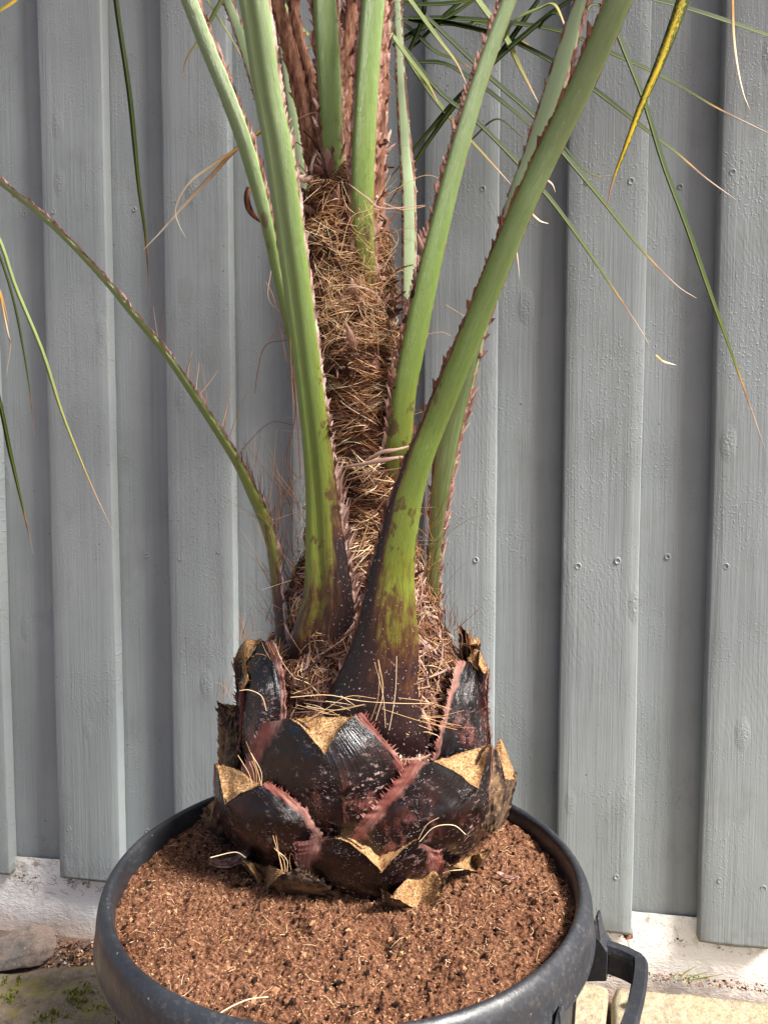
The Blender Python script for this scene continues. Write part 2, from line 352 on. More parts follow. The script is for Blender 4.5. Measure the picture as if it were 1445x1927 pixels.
def nail(u, d, z, bid):
    r = random.uniform(.0026, .0036); vs = [W(u, d+.0003, z)]; at = [(0, bid, 1)]; fs = []
    dp = random.uniform(.6, 1.5); rings = [(.35, -.0005*dp), (.8, .0001), (1.0, .0007*dp), (1.25, .0005*dp), (1.7, -.0006)]; n = 12
    cr = random.uniform(0, 6)
    for q, h in rings:
        for k in range(n):
            a = 2*math.pi*k/n; hh = h*(1+.5*math.cos(a-cr)); vs.append(W(u+r*q*math.cos(a), d+hh, z+r*q*math.sin(a)*1.1)); at.append((0, bid, 1))
    for k in range(n): fs.append((0, 1+k, 1+(k+1) % n))
    for j in range(len(rings)-1):
        for k in range(n):
            a = 1+j*n+k; b = 1+j*n+(k+1) % n; fs.append((a, b, b+n, a+n))
    clad.add(vs, fs, at)
for k in range(-16, 17):
    c0 = U0+k*PITCHB
    zt = 2.58
    board(c0+random.uniform(-.001, .001), c0+CW+random.uniform(-.002, .002), .0, TH, .066+random.uniform(-.004, .003), zt, 2*k+40.3)
    board(c0+CW-.012, c0+PITCHB+.012, -.02, 0.0-.0005, .061+random.uniform(-.003, .003), zt, 2*k+41.3, .001)
    for zr in (.153, .617, 1.158, 1.70, 2.2):
        for uu in (.022, .082):
            nail(c0+uu+random.uniform(-.006, .006), TH, zr+random.uniform(-.008, .008), 2*k+40.3)
        if random.random() < .8: nail(c0+CW+.05+random.uniform(-.014, .014), -.0005, zr+random.uniform(-.01, .01), 2*k+41.3)
clad.build('cladding', MT['paint'], wall)
fb = MB(); vs = []; fs = []; nx, nzz = 500, 14
for j in range(nzz+1):
    for i in range(nx+1):
        u = -3.4+6.8*i/nx; z = -.07+.16*j/nzz
        vs.append(W(u, .004+.003*nz((u, z, 0), 14)+.0012*nz((u, z, 3), 55), z))
for j in range(nzz):
    for i in range(nx): a = j*(nx+1)+i; fs.append((a, a+1, a+nx+2, a+nx+1))
fb.add(vs, fs); fb.build('plaster_base', MT['plaster'], wall)
ev = MB(); vs = [W(-3.4, -.03, 2.58), W(3.4, -.03, 2.58), W(3.4, .36, 2.46), W(-3.4, .36, 2.46), W(-3.4, -.03, 2.64), W(3.4, -.03, 2.64), W(3.4, .36, 2.52), W(-3.4, .36, 2.52)]
ev.add(vs, [(3, 2, 1, 0), (4, 5, 6, 7), (2, 3, 7, 6), (0, 1, 5, 4), (1, 2, 6, 5), (3, 0, 4, 7)]); ev.build('shade_eave', MT['paint'], wall, False)  # unseen overhang added above the view, sized to shade the upper boards

# ------------------------------------------------------------------ stones on the ground
def slab(name, poly, zt, th, mat, amp=.004, inset=.012, res=.012, seed=0.0):
    xs = [p[0] for p in poly]; ys = [p[1] for p in poly]; x0, x1, y0, y1 = min(xs), max(xs), min(ys), max(ys)
    # radial mesh from the centroid with rounded rim
    cx = sum(xs)/len(xs); cy = sum(ys)/len(ys); n = 220; ring = []
    seg = []; L = 0
    for a, b in zip(poly, poly[1:]+poly[:1]): l = math.dist(a, b); seg.append((L, l, a, b)); L += l
    for k in range(n):
        s = L*k/n
        for l0, l, a, b in seg:
            if l0 <= s <= l0+l: t = (s-l0)/l; x = a[0]+(b[0]-a[0])*t; y = a[1]+(b[1]-a[1])*t; break
        o = .010*mnoise.noise(Vector((x*9+seed, y*9, 0)))+.004*mnoise.noise(Vector((x*40+seed, y*40, 0))); d = math.hypot(x-cx, y-cy)
        ring.append((x+(x-cx)/d*o, y+(y-cy)/d*o))
    vs = [(cx, cy, zt)]; m = 46
    for j in range(1, m+1):
        f = 1-(1-j/m)**1.6
        for x, y in ring:
            X = cx+(x-cx)*f; Y = cy+(y-cy)*f; e = (1-f)*math.hypot(x-cx, y-cy)
            z = zt+amp*mnoise.noise(Vector((X*11+seed, Y*11, 1)))+amp*.4*mnoise.noise(Vector((X*45+seed, Y*45, 1)))-(max(0, inset-e)**2/inset)*.8
            vs.append((X, Y, z))
    for x, y in ring: vs.append((x, y, zt-th))
    fs = [(0, 1+k, 1+(k+1) % n) for k in range(n)]
    for j in range(m):
        for k in range(n): a = 1+j*n+k; b = 1+j*n+(k+1) % n; fs.append((a, a+n, b+n, b))
    mb = MB(); mb.add(vs, fs); return mb.build(name, mat)
def q2(pts, z): return [tuple(Pz(x, y, z)[:2]) for x, y in pts]
tag(slab('paving_slab', q2([(-260, 1835), (0, 1822), (110, 1806), (300, 1800), (520, 1830), (560, 2600), (-900, 2600)], -.012), -.012, .05, MT['slab'], .006, .02, seed=3), 'moss-covered brown stone slab in front of the wall left of the pot', 'paving slab')
def wallline(u, d=.004): p = W(u, d, 0); return (p.x, p.y)
def px2u(x): xn = (x-CX)/F; Y = WD/(1+.165*xn); return xn*Y/math.cos(PSI)
tag(slab('paving_slab', [wallline(px2u(700), .03), wallline(px2u(1158), .026), tuple(Pz(1120, 2050, 0)[:2]), tuple(Pz(1100, 3600, 0)[:2]), (-.06, .30), (-.06, 1.0)], -.012, .05, MT['paving'], .004, .014, seed=11), 'yellowish paving stone under the pot, just left of the dark crack', 'paving slab')
tag(slab('paving_slab', [wallline(px2u(1172), .026), wallline(px2u(1900), .03), (1.2, .2), tuple(Pz(1160, 3600, 0)[:2]), tuple(Pz(1145, 2050, 0)[:2])], -.010, .05, MT['paving'], .004, .014, seed=27), 'yellowish paving stone along the wall, right of the dark crack', 'paving slab')
def rock(name, c, s, mat, seed, sub=5, rz=0, flat=.5):
    import bmesh
    bm = bmesh.new(); bmesh.ops.create_icosphere(bm, subdivisions=sub, radius=1)
    rr = random.Random(seed); planes = []
    for _ in range(14):
        n = Vector((rr.gauss(0, 1), rr.gauss(0, 1), rr.gauss(0, 1))).normalized(); planes.append((n, rr.uniform(.55, .85)))
    planes.append((Vector((0.05, -.1, 1)).normalized(), flat))
    for v in bm.verts:
        p = v.co.copy()
        for n, d in planes:
            e = p.dot(n)-d
            if e > 0: p -= n*e*.93
        p += p.normalized()*(.035*mnoise.noise(p*4+Vector((seed, 0, 0)))+.015*mnoise.noise(p*14))
        v.co = p
    mb = MB(); M = Matrix.Rotation(rz, 3, 'Z')
    mb.add([Vector(c)+M@Vector((v.co.x*s[0], v.co.y*s[1], v.co.z*s[2])) for v in bm.verts], [[v.index for v in f.verts] for f in bm.faces]); bm.free()
    return mb.build(name, mat)
tag(rock('rock', P(20, 1792, 1.19), (.085, .050, .036), MT['rock'], 4, rz=.2), 'flat pinkish grey rock lying against the white wall base', 'rock')
# gravel bits between rock, slab and wall
gb = MB()
for i in range(700):
    x = random.uniform(-40, 215); y = random.uniform(1772, 1822)
    p = Pz(x, y, -.043); s = random.uniform(.0015, .005)
    vs = [p+Vector((random.uniform(-s, s), random.uniform(-s, s), random.uniform(0, s*1.3))) for _ in range(5)]
    gb.add(vs, [(0, 1, 2), (0, 2, 3), (0, 3, 4), (0, 4, 1), (1, 2, 3, 4)], [(0, 0, random.random())]*5)
for i in range(500):
    u = random.uniform(px2u(1080), px2u(1470)); p = W(u, random.uniform(.008, .03), .001); s = random.uniform(.0008, .003)
    vs = [p+Vector((random.uniform(-s, s), random.uniform(-s, s), random.uniform(0, s*1.3))) for _ in range(5)]
    gb.add(vs, [(0, 1, 2), (0, 2, 3), (0, 3, 4), (0, 4, 1), (1, 2, 3, 4)], [(0, 0, random.random()*.9)]*5)
tag(gb.build('gravel', MT['crumb'], None, False), 'loose reddish gravel and crumbs along the foot of the wall', 'gravel', kind='stuff')
mo = MB()
for (cx, cy, rx, ry, n) in ((150, 1878, 34, 26, 900), (25, 1850, 22, 12, 250), (20, 1880, 26, 14, 380), (95, 1915, 36, 14, 420), (190, 1845, 12, 16, 200), (200, 1900, 18, 12, 120)):
    for i in range(n):
        a = random.uniform(0, 6.28); r = random.random()**.6*1.7; ex, ey = cx+rx*r*math.cos(a), cy+ry*r*math.sin(a)
        if mnoise.noise(Vector((ex*.07, ey*.11, 3)))+.5*mnoise.noise(Vector((ex*.2, ey*.3, 7)))+.15 < r*.35: continue
        p = Pz(ex, ey, -.011); h = random.uniform(.003, .010)*(1.2-r*.7)
        d = Vector((random.gauss(0, .5), random.gauss(0, .5), 1)).normalized(); b = d.orthogonal().normalized()*random.uniform(.0006, .0014)
        q = random.random(); mo.add([p-b, p+b, p+d*h*.6+b*.8, p+d*h, p+d*h*.6-b*.8], [(0, 1, 2, 3, 4)], [(0, 0, q)]*5)
tag(mo.build('moss', MT['moss'], None, False), 'bright yellow-green moss tufts on the stone slab', 'moss', kind='stuff')

# ------------------------------------------------------------------ pot
PC = Vector((P(656, 1700, .75).x, .75, 0)); PS = 1.035; RIMZ = .361; SOILZ = RIMZ-.0135
pot = empty('plant_pot', (PC.x, PC.y, 0)); tag(pot, 'large round black plastic pot with thick rolled rim, full of soil', 'plant pot')
def lathe(prof, n, wob=0.0, ribs=False):
    mb = MB(); vs = []; fs = []; m = len(prof)
    for k in range(n):
        a = 2*math.pi*k/n
        for r, z in prof:
            w = PS*(1+wob*mnoise.noise(Vector((math.cos(a)*1.5, math.sin(a)*1.5, 0))))
            vs.append((PC.x+math.cos(a)*r*w, PC.y+math.sin(a)*r*w, z+.0008*mnoise.noise(Vector((math.cos(a)*5, math.sin(a)*5, r*30)))))
    for k in range(n):
        for j in range(m-1):
            a = k*m+j; b = ((k+1) % n)*m+j; fs.append((a, b, b+1, a+1))
    mb.add(vs, fs); return mb
rim = [(.2085, .318), (.2095, .338), (.2100, .350), (.2125, .3580), (.2165, .3610), (.2205, .3605), (.2250, .3570), (.2285, .3510), (.2300, .3440), (.2312, .3300), (.2330, .3245), (.2332, .3215), (.2318, .3195), (.2260, .3190), (.2180, .3205)]
rim = [(.232-(.232-r_)*.78, z_) for r_, z_ in rim]
rim = [tuple(q) for q in catmull(rim, 56)]
lathe(rim, 200, .006).build('rim', MT['pot'], pot)
lathe([(.208, .317), (.2175, .317), (.2170, .29), (.2125, .20), (.2030, .08), (.196, .012), (.190, .002), (.10, .001)], 160, .006).build('pot_body', MT['pot'], pot)
rb = MB()
for k in range(28):
    a = R(-60+k*360/28); ca, sa = math.cos(a), math.sin(a); t = Vector((-sa, ca, 0)); o = Vector((ca, sa, 0)); cc = Vector((PC.x, PC.y, 0)); vs = []
    for z, r0, r1 in ((.3175, .214, .2275), (.20, .209, .2215), (.03, .194, .203)):
        for s in (-1, 1):
            vs.append(cc+o*r0+t*s*.0035+Vector((0, 0, z))); vs.append(cc+o*r1+t*s*.0022+Vector((0, 0, z)))
    fs = []
    for j in (0, 4): fs += [(j, j+4, j+5, j+1), (j+1, j+5, j+7, j+3), (j+3, j+7, j+6, j+2)]
    rb.add(vs, fs)
rb.build('ribs', MT['pot'], pot, False)
# strap handle on the right
hm = MB()
def handle(mb, ang):
    o = Vector((math.cos(ang), math.sin(ang), 0))*PS; t = Vector((-math.sin(ang), math.cos(ang), 0)); c0 = Vector((PC.x, PC.y, 0))
    path = [(-.072, .212), (-.072, .238), (-.068, .256), (-.058, .264), (0, .268), (.058, .264), (.068, .256), (.072, .238), (.072, .212)]
    path = [tuple(p) for p in catmull(path, 48)]
    rows = []; prof = [(-.0035, -.014), (.0035, -.014), (.005, .006), (.0075, .011), (.005, .0145), (-.004, .0145), (-.006, .010), (-.0035, .004)]
    vs = []; fs = []
    for i, (s, r_) in enumerate(path):
        a = path[max(0, i-1)]; b = path[min(len(path)-1, i+1)]
        T = (t*(b[0]-a[0])+o*(b[1]-a[1])).normalized(); Nn = Vector((T.y, -T.x, 0))
        if Nn.dot(o) < 0 and abs(s) < .065: Nn = -Nn
        base = c0+t*s+o*r_+Vector((0, 0, .292))
        Nn = Vector((T.y, -T.x, 0))
        for dn, dz in prof: vs.append(base+Nn*dn+Vector((0, 0, dz)))
    m = len(prof)
    for i in range(len(path)-1):
        for k in range(m): fs.append((i*m+k, i*m+(k+1) % m, (i+1)*m+(k+1) % m, (i+1)*m+k))
    mb.add(vs, fs)
    # upright brackets that clasp the rim
    for s in (-.072, .072):
        a = [c0+t*(s+ds*(1 if zz < .33 else .45))+o*(rr-.011)+Vector((0, 0, zz)) for ds in (-.011, .011) for rr, zz in ((.212, .317), (.2325, .318), (.2345, .333), (.2365, .334), (.2400, .312), (.246, .304), (.246, .276), (.206, .262))]
        n = 8; mb.add(a, [tuple(range(n))[::-1], tuple(range(n, 2*n))]+[(k, (k+1) % n, n+(k+1) % n, n+k) for k in range(n)])
handle(hm, R(-27)); hm.build('handle', MT['pot'], pot, False)

# ------------------------------------------------------------------ soil
AX = P(683, 1400, .85).x; AY = .85
def vnoise(x, y, seed):
    xi = np.floor(x).astype(int); yi = np.floor(y).astype(int); fx = x-xi; fy = y-yi; fx = fx*fx*(3-2*fx); fy = fy*fy*(3-2*fy)
    def h(a, b): n = (a*374761393+b*668265263+seed*1442695041) & 0x7fffffff; n = (n ^ (n >> 13))*1274126177 & 0x7fffffff; return ((n ^ (n >> 16)) & 0xffff)/65535.0
    return (h(xi, yi)*(1-fx)+h(xi+1, yi)*fx)*(1-fy)+(h(xi, yi+1)*(1-fx)+h(xi+1, yi+1)*fx)*fy-.5
def soilz(X, Y):
    X = np.asarray(X, float); Y = np.asarray(Y, float)
    z = .012*vnoise(X*14+50, Y*14+50, 1)+.008*vnoise(X*45+50, Y*45+50, 2)+.0055*vnoise(X*130+50, Y*130+50, 3)+.0045*vnoise(X*330+50, Y*330+50, 4)
    pit = vnoise(X*24+90, Y*24+90, 8); z -= .010*np.clip(pit-.28, 0, 1)*4
    d = np.hypot(X-AX, Y-AY); z += .003*np.clip(1-(d-.10)/.08, 0, 1)
    e = np.hypot(X-PC.x, Y-PC.y); z -= .006*np.clip((e-.200)/.025, 0, 1)
    return SOILZ-.004+z
n = 460; ax = np.linspace(-.2095, .2095, n); XX, YY = np.meshgrid(ax, ax)
# map the square to a disc
uu = XX/.2095; vv = YY/.2095; DX = .2225*uu*np.sqrt(1-vv*vv/2); DY = .2225*vv*np.sqrt(1-uu*uu/2)
WX = DX+PC.x; WY = DY+PC.y; WZ = soilz(WX, WY)
me = bpy.data.meshes.new('potting_soil'); co = np.stack([WX, WY, WZ], -1).reshape(-1, 3)
idx = np.arange(n*n).reshape(n, n); fa = np.stack([idx[:-1, :-1], idx[:-1, 1:], idx[1:, 1:], idx[1:, :-1]], -1).reshape(-1, 4)
me.from_pydata(co.tolist(), [], fa.tolist()); me.materials.append(MT['soil'])
soil = bpy.data.objects.new('potting_soil', me); COL.objects.link(soil)
tag(soil, 'reddish brown crumbly coir soil filling the black pot', 'potting soil', kind='stuff')
cr = MB()
def crumb(p, s, q, el=1.0):
    a = random.uniform(0, 6.28); t = Vector((math.cos(a), math.sin(a), random.uniform(-.4, .5))).normalized(); b = t.orthogonal().normalized(); c = t.cross(b)
    vs = [p+t*s*el, p-t*s*el*random.uniform(.7, 1.1), p+b*s*random.uniform(.6, 1), p-b*s*random.uniform(.6, 1), p+c*s*random.uniform(.6, 1), p-c*s*random.uniform(.6, 1)]
    cr.add(vs, [(0, 2, 4), (2, 1, 4), (1, 3, 4), (3, 0, 4), (2, 0, 5), (1, 2, 5), (3, 1, 5), (0, 3, 5)], [(0, 0, q)]*6)
for i in range(15000):
    a = random.uniform(0, 6.283); r = .2205*math.sqrt(random.random()); x = PC.x+r*math.cos(a); y = PC.y+r*math.sin(a)
    big = random.random()
    s = random.uniform(.0004, .0011) if big < .965 else random.uniform(.0014, .0034)
    q = min(.9, max(0, random.gauss(.52, .22))); 
    if big > .95: q = random.choice((.03, .1, .25, .45, .7))
    crumb(Vector((x, y, float(soilz(x, y))+s*.35)), s, q, random.choice((1, 1, 1.3, 2.2)))
tag(cr.build('soil_crumbs', MT['crumb'], None, False), 'small crumbs, chips and bark bits scattered over the soil', 'crumbs', kind='stuff')
fl = MB()
for i in range(800):
    a = random.uniform(0, 6.283); r = .218*math.sqrt(random.random()); x = PC.x+r*math.cos(a); y = PC.y+r*math.sin(a)
    b = random.uniform(0, 6.283); l = random.uniform(.004, .014); pts = []
    for k in range(4):
        x_ = x+math.cos(b)*l*k/3; y_ = y+math.sin(b)*l*k/3; b += random.gauss(0, .3)
        if math.hypot(x_-PC.x, y_-PC.y) > .219: break
        pts.append(Vector((x_, y_, float(soilz(x_, y_))+random.uniform(.0003, .0022))))
    if len(pts) > 2: tube(fl, pts, .00022, 3, random.uniform(.2, 1))
tag(fl.build('soil_fibres', MT['fibre'], None), 'short pale coir fibres lying over the soil', 'fibres', kind='stuff')

# ------------------------------------------------------------------ the palm
palm = empty('palm_tree', (AX, AY, SOILZ)); tag(palm, 'young palm with thorny green stalks, shaggy brown trunk and sawn-off leaf bases', 'palm tree')
prof = [(300, 640, 30), (340, 642, 46), (400, 648, 58), (450, 653, 66), (600, 664, 70), (750, 673, 66), (900, 684, 76), (1000, 682, 88), (1080, 676, 110), (1150, 675, 128), (1240, 686, 165), (1330, 690, 200), (1420, 688, 218), (1500, 686, 225), (1570, 684, 205), (1640, 682, 170), (1700, 682, 150)]
PR = [(P(c, y, AY).z, P(c, y, AY).x, w*AY/F) for y, c, w in prof]; PR.sort()
def core(z):
    zs = [p[0] for p in PR]; return float(np.interp(z, zs, [p[1] for p in PR])), float(np.interp(z, zs, [p[2] for p in PR]))
def cdisp(a, z):
    ca, sa = math.cos(a), math.sin(a)
    ring = mnoise.noise(Vector((ca*.8, sa*.8, z*30+ca*1.2)))
    return 1+.17*ring+.09*mnoise.noise(Vector((ca*1.7, sa*1.7, z*34+5)))+.05*mnoise.noise(Vector((ca*4, sa*4, z*80)))
tm = MB(); vs = []; fs = []; at = []; nz_, na = 200, 96; z0, z1 = PR[0][0], PR[-1][0]
for j in range(nz_+1):
    z = z0+(z1-z0)*j/nz_; cx, r = core(z)
    for k in range(na):
        a = 2*math.pi*k/na; p = Vector((math.cos(a), math.sin(a), z*9))
        rr = r*cdisp(a, z)
        vs.append((cx+rr*math.cos(a), AY+rr*math.sin(a), z)); at.append((k/na, j/nz_, 0))
for j in range(nz_):
    for k in range(na): a = j*na+k; b = j*na+(k+1) % na; fs.append((a, b, b+na, a+na))
fs.append(tuple(nz_*na+k for k in range(na)))
tm.add(vs, fs, at); tm.build('trunk', MT['core'], palm)

# frond stalks ---------------------------------------------------
def frames(pts, hint):
    n = len(pts); out = []
    for i, p in enumerate(pts):
        T = (pts[min(i+1, n-1)]-pts[max(i-1, 0)]).normalized(); N = Vector(hint[i]) if isinstance(hint, list) else Vector(hint)
        N = (N-T*N.dot(T)).normalized(); out.append((T, N, T.cross(N).normalized()))
    return out
def stalk(ctrl, hint, trans, mat='stalk', thick=.62, margins=(1, 1), ext=0, label=None, mseed=1, inner=.18, mw=1.0, tooth=1.0, step=160, mmat='margin', groove=0.0, skew=0.0, dedge=0.0):
    """ctrl: (x, y, depth, width px) from top to base"""
    c = catmull([(x, y, Y, w) for x, y, Y, w in ctrl], step)[::-1]
    pts = [P(a[0], a[1], a[2]) for a in c]; wd = [a[3]*a[2]/F/2 for a in c]
    if mseed != 11:
        for i in range(len(c)):
            q = c[min(i+2, len(c)-1)]-c[max(i-2, 0)]; wd[i] *= abs(q[1])/max(1e-6, math.hypot(q[0], q[1]))
    rl = random.Random(mseed*77)
    if ext:
        T = (pts[-1]-pts[-9]).normalized(); out = Vector((T.x, T.y, 0)); out = out.normalized() if out.length > .02 else Vector((0, -1, 0))
        p = pts[-1].copy(); w = wd[-1]; d = T.copy()
        for k in range(46):
            d = (d+out*.018-Vector((0, 0, .008+.0006*k))).normalized(); p = p+d*.022; w *= .972; pts.append(p.copy()); wd.append(w)
    n = len(pts); fr = frames(pts, hint); mb = MB(); vs = []; at = []; fs = []
    L = 0; seg = []
    for t in np.linspace(0, math.pi, 25): seg.append((math.cos(t), math.sin(t)**.85*thick*(1-groove*math.exp(-((math.cos(t)+.15)/.22)**2))))
    for t in np.linspace(math.pi, 2*math.pi, 9)[1:-1]: seg.append((math.cos(t), inner*math.sin(t) if inner > 0 else -inner*(-math.sin(t))*1.0))
    m = len(seg); lens = []
    zt = P(CX, trans, pts[0].y).z
    for i in range(n):
        if i: L += (pts[i]-pts[i-1]).length
        lens.append(L); T, N, B = fr[i]; w = wd[i]
        for k, (a, b) in enumerate(seg):
            s = 1+.02*mnoise.noise(Vector((L*14, k*.4, mseed)))
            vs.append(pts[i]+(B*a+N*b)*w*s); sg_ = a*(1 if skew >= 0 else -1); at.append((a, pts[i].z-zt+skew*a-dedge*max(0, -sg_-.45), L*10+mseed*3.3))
    for i in range(n-1):
        for k in range(m): fs.append((i*m+k, (i+1)*m+k, (i+1)*m+(k+1) % m, i*m+(k+1) % m))
    fs.append(tuple(range(m)))
    mb.add(vs, fs, at); o = mb.build('frond_stalk', MT[mat], palm)
    if label: o['label'] = label
    for side, on in ((1, margins[0]), (-1, margins[1])):
        if not on: continue
        mw_ = mw*on
        mm = MB(); i = 0; s = 0.0; rows = []
        dl = .0011; N_ = int(lens[-1]/dl)
        ls = np.array(lens); PA = np.array([tuple(q) for q in pts]); WA = np.array(wd); FA = [np.array([tuple(f[q]) for f in fr]) for q in range(3)]
        nexttooth = .01; tlen = 0; phase = 0
        vs = []; fs = []; at = []
        for q in range(N_):
            l = q*dl; p = Vector([np.interp(l, ls, PA[:, z]) for z in range(3)]); w = float(np.interp(l, ls, WA))
            T, N, B = [Vector([np.interp(l, ls, FA[j][:, z]) for z in range(3)]) for j in range(3)]
            nn = mnoise.noise(Vector((l*90, side*7, mseed*3.1))); n2 = mnoise.noise(Vector((l*330, side*7, mseed*5.1)))
            ww = mw_*(.0016+.0022*max(0, nn+.25)+.0014*n2); ww = max(.0003, ww)
            if l > nexttooth and on > .5:
                d = l-nexttooth
                if tlen == 0: tlen = rl.uniform(.0018, .0075)*tooth
                ww += tlen*.75*(1-min(1, d/(tlen*.8)))**1.3
                if d > tlen: nexttooth = l+rl.choice((rl.uniform(.006, .014), rl.uniform(.012, .030), rl.uniform(.03, .05))); tlen = 0
            e = p+B*side*w*.97; lift = N*(.0012*nn+.0006)
            curl = N*mw*(.0022*mnoise.noise(Vector((l*55, 3, mseed)))-.0005)
            vs += [e-B*side*.0016+N*w*.20, e+lift+B*side*ww*.45, e+B*side*ww+curl+T*ww*1.3]
            at += [(0, 0, 0)]*3
        for q in range(N_-1):
            for k in range(2): a = q*3+k; fs.append((a, a+1, a+4, a+3))
        mm.add(vs, fs, at); mo_ = mm.build('thorny_edge', MT[mmat], o)
    if ext:
        lf = MB()
        for k in range(6, 46, 2):
            for s in (-1, 1):
                i = len(pts)-46+k; T, N, B = fr[i]; p = pts[i]; d = (T*rl.uniform(.7, 1.1)+B*s*rl.uniform(.6, 1)-N*rl.uniform(-.2, .5)).normalized()
                if d.z < .12: d.z = .12+rl.random()*.2; d.normalize()
                l = rl.uniform(.28, .42); pp = []
                for j in range(7): pp.append(p+d*l*j/6+Vector((0, 0, -.03))*(j/6)**2)
                blade(lf, pp, .006, rl.random())
        lf.build('leaflets', MT['leaf'], o)
    return o, pts, wd, fr
def blade(mb, pts, w, r, face=None, fold=.35, tap=2.1):
    n = len(pts); vs = []; fs = []; at = []; L = [0]
    for a, b in zip(pts, pts[1:]): L.append(L[-1]+(b-a).length)
    for i, p in enumerate(pts):
        T = (pts[min(i+1, n-1)]-pts[max(i-1, 0)]).normalized(); N = Vector(face) if face is not None else Vector((0, -.6, .8))
        N = N-T*N.dot(T); N = N.normalized() if N.length > 1e-4 else T.orthogonal().normalized(); B = T.cross(N)
        t = L[i]/L[-1]; ww = w*min(1, .7+t*3.0)*min(1, ((1-t)*tap)**.9+.05)*.5
        vs += [p-B*ww+N*ww*fold, p-N*.0002, p+B*ww+N*ww*fold, p-N*.0009]; at += [(-1, t, r), (0, t, r), (1, t, r), (0, t, r)]
    for i in range(n-1):
        a = 4*i; fs += [(a, a+1, a+5, a+4), (a+1, a+2, a+6, a+5), (a+2, a+3, a+7, a+6), (a+3, a, a+4, a+7)]
    mb.add(vs, fs, at)

F1 = (-.25, -1, .1)
# large front-left and front-right stalks
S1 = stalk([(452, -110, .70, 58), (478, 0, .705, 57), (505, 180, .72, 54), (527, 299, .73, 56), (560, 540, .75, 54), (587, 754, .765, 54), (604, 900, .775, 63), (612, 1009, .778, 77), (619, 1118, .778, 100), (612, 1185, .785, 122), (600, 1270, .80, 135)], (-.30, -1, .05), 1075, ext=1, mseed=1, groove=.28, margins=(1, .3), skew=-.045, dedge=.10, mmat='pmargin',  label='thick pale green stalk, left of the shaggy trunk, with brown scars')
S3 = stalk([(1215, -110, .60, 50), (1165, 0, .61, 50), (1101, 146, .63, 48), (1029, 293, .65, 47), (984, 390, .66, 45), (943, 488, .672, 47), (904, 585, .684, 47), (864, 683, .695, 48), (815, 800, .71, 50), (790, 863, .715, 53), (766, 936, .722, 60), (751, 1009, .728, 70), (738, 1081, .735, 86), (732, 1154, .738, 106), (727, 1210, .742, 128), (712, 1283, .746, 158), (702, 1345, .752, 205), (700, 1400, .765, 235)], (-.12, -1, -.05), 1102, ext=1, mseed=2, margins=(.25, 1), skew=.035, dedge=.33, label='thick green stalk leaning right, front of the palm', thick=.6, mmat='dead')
S4 = stalk([(990, -90, .80, 26), (958, 0, .80, 27), (905, 146, .80, 30), (861, 293, .80, 34), (824, 439, .80, 38), (791, 585, .80, 44), (771, 683, .80, 45), (762, 730, .80, 44), (754, 800, .803, 46), (748, 850, .808, 48), (742, 900, .820, 48), (738, 930, .835, 44)], (.1, -1, .1), 930, ext=1, mseed=3, mw=1.9, margins=(.15, 1), label='light green stalk with ragged pink edge, right of the trunk')
S2 = stalk([(315, -100, .80, 34), (357, 0, .80, 34), (392, 90, .80, 34), (429, 180, .80, 34), (468, 288, .805, 34), (503, 420, .81, 27), (524, 522, .82, 22), (560, 680, .835, 24), (590, 850, .84, 30), (600, 980, .845, 40)], (-.5, -1, 0), 900, ext=1, mseed=4, margins=(1.2, .15), label='slim green stalk behind the thick left stalk')
S7 = stalk([(603, -90, .83, 43), (611, 0, .83, 43), (620, 144, .83, 43), (627, 288, .83, 38), (634, 345, .835, 32)], (-.05, -1, .1), 480, ext=1, mseed=5, mw=1.8, label='upright green stalk at the top of the trunk, left of centre')
S8 = stalk([(712, -90, .80, 42), (703, 0, .80, 42), (692, 144, .80, 42), (684, 288, .80, 42), (682, 378, .802, 42), (684, 440, .804, 40), (688, 500, .810, 36), (692, 560, .822, 30), (694, 600, .835, 26)], (.05, -1, .1), 590, ext=1, mseed=6, mw=1.8, label='upright pale green stalk at the top of the trunk, right of centre')
S6 = stalk([(1130, -90, .78, 24), (1094, 0, .79, 26), (1050, 146, .80, 40), (1004, 280, .81, 36), (975, 360, .815, 34), (930, 520, .825, 38), (892, 640, .835, 42), (862, 760, .845, 46), (836, 880, .85, 44), (822, 1000, .855, 30), (815, 1090, .86, 26), (818, 1200, .87, 26)], (-.35, -1, .5), 1110, mat='pale', thick=.3, inner=.3, ext=1, mseed=7, mw=.7, label='flat pale stalk passing behind the front right stalk')
S5 = stalk([(742, -80, .97, 12), (748, 0, .97, 13), (754, 146, .96, 17), (764, 293, .95, 23), (769, 360, .94, 25), (770, 500, .93, 26), (768, 650, .92, 26), (750, 820, .90, 28)], (.1, -1, .2), 1300, mat='pale', thick=.25, ext=1, mseed=8, mw=.45, tooth=.6, label='flat pale narrow stalk standing behind the trunk')
S9 = stalk([(500, -60, .92, 16), (530, 60, .91, 18), (548, 180, .90, 20), (560, 288, .895, 20), (577, 370, .89, 20), (592, 430, .885, 18)], (-.1, -1, .2), 1300, mat='pale', thick=.3, mseed=9, mw=.6)
S11 = stalk([(400, -80, .95, 16), (428, 0, .95, 18), (455, 72, .94, 18), (500, 220, .92, 20), (560, 450, .90, 22)], (-.2, -1, .2), 1300, mat='pale', thick=.3, mseed=10, mw=.6)
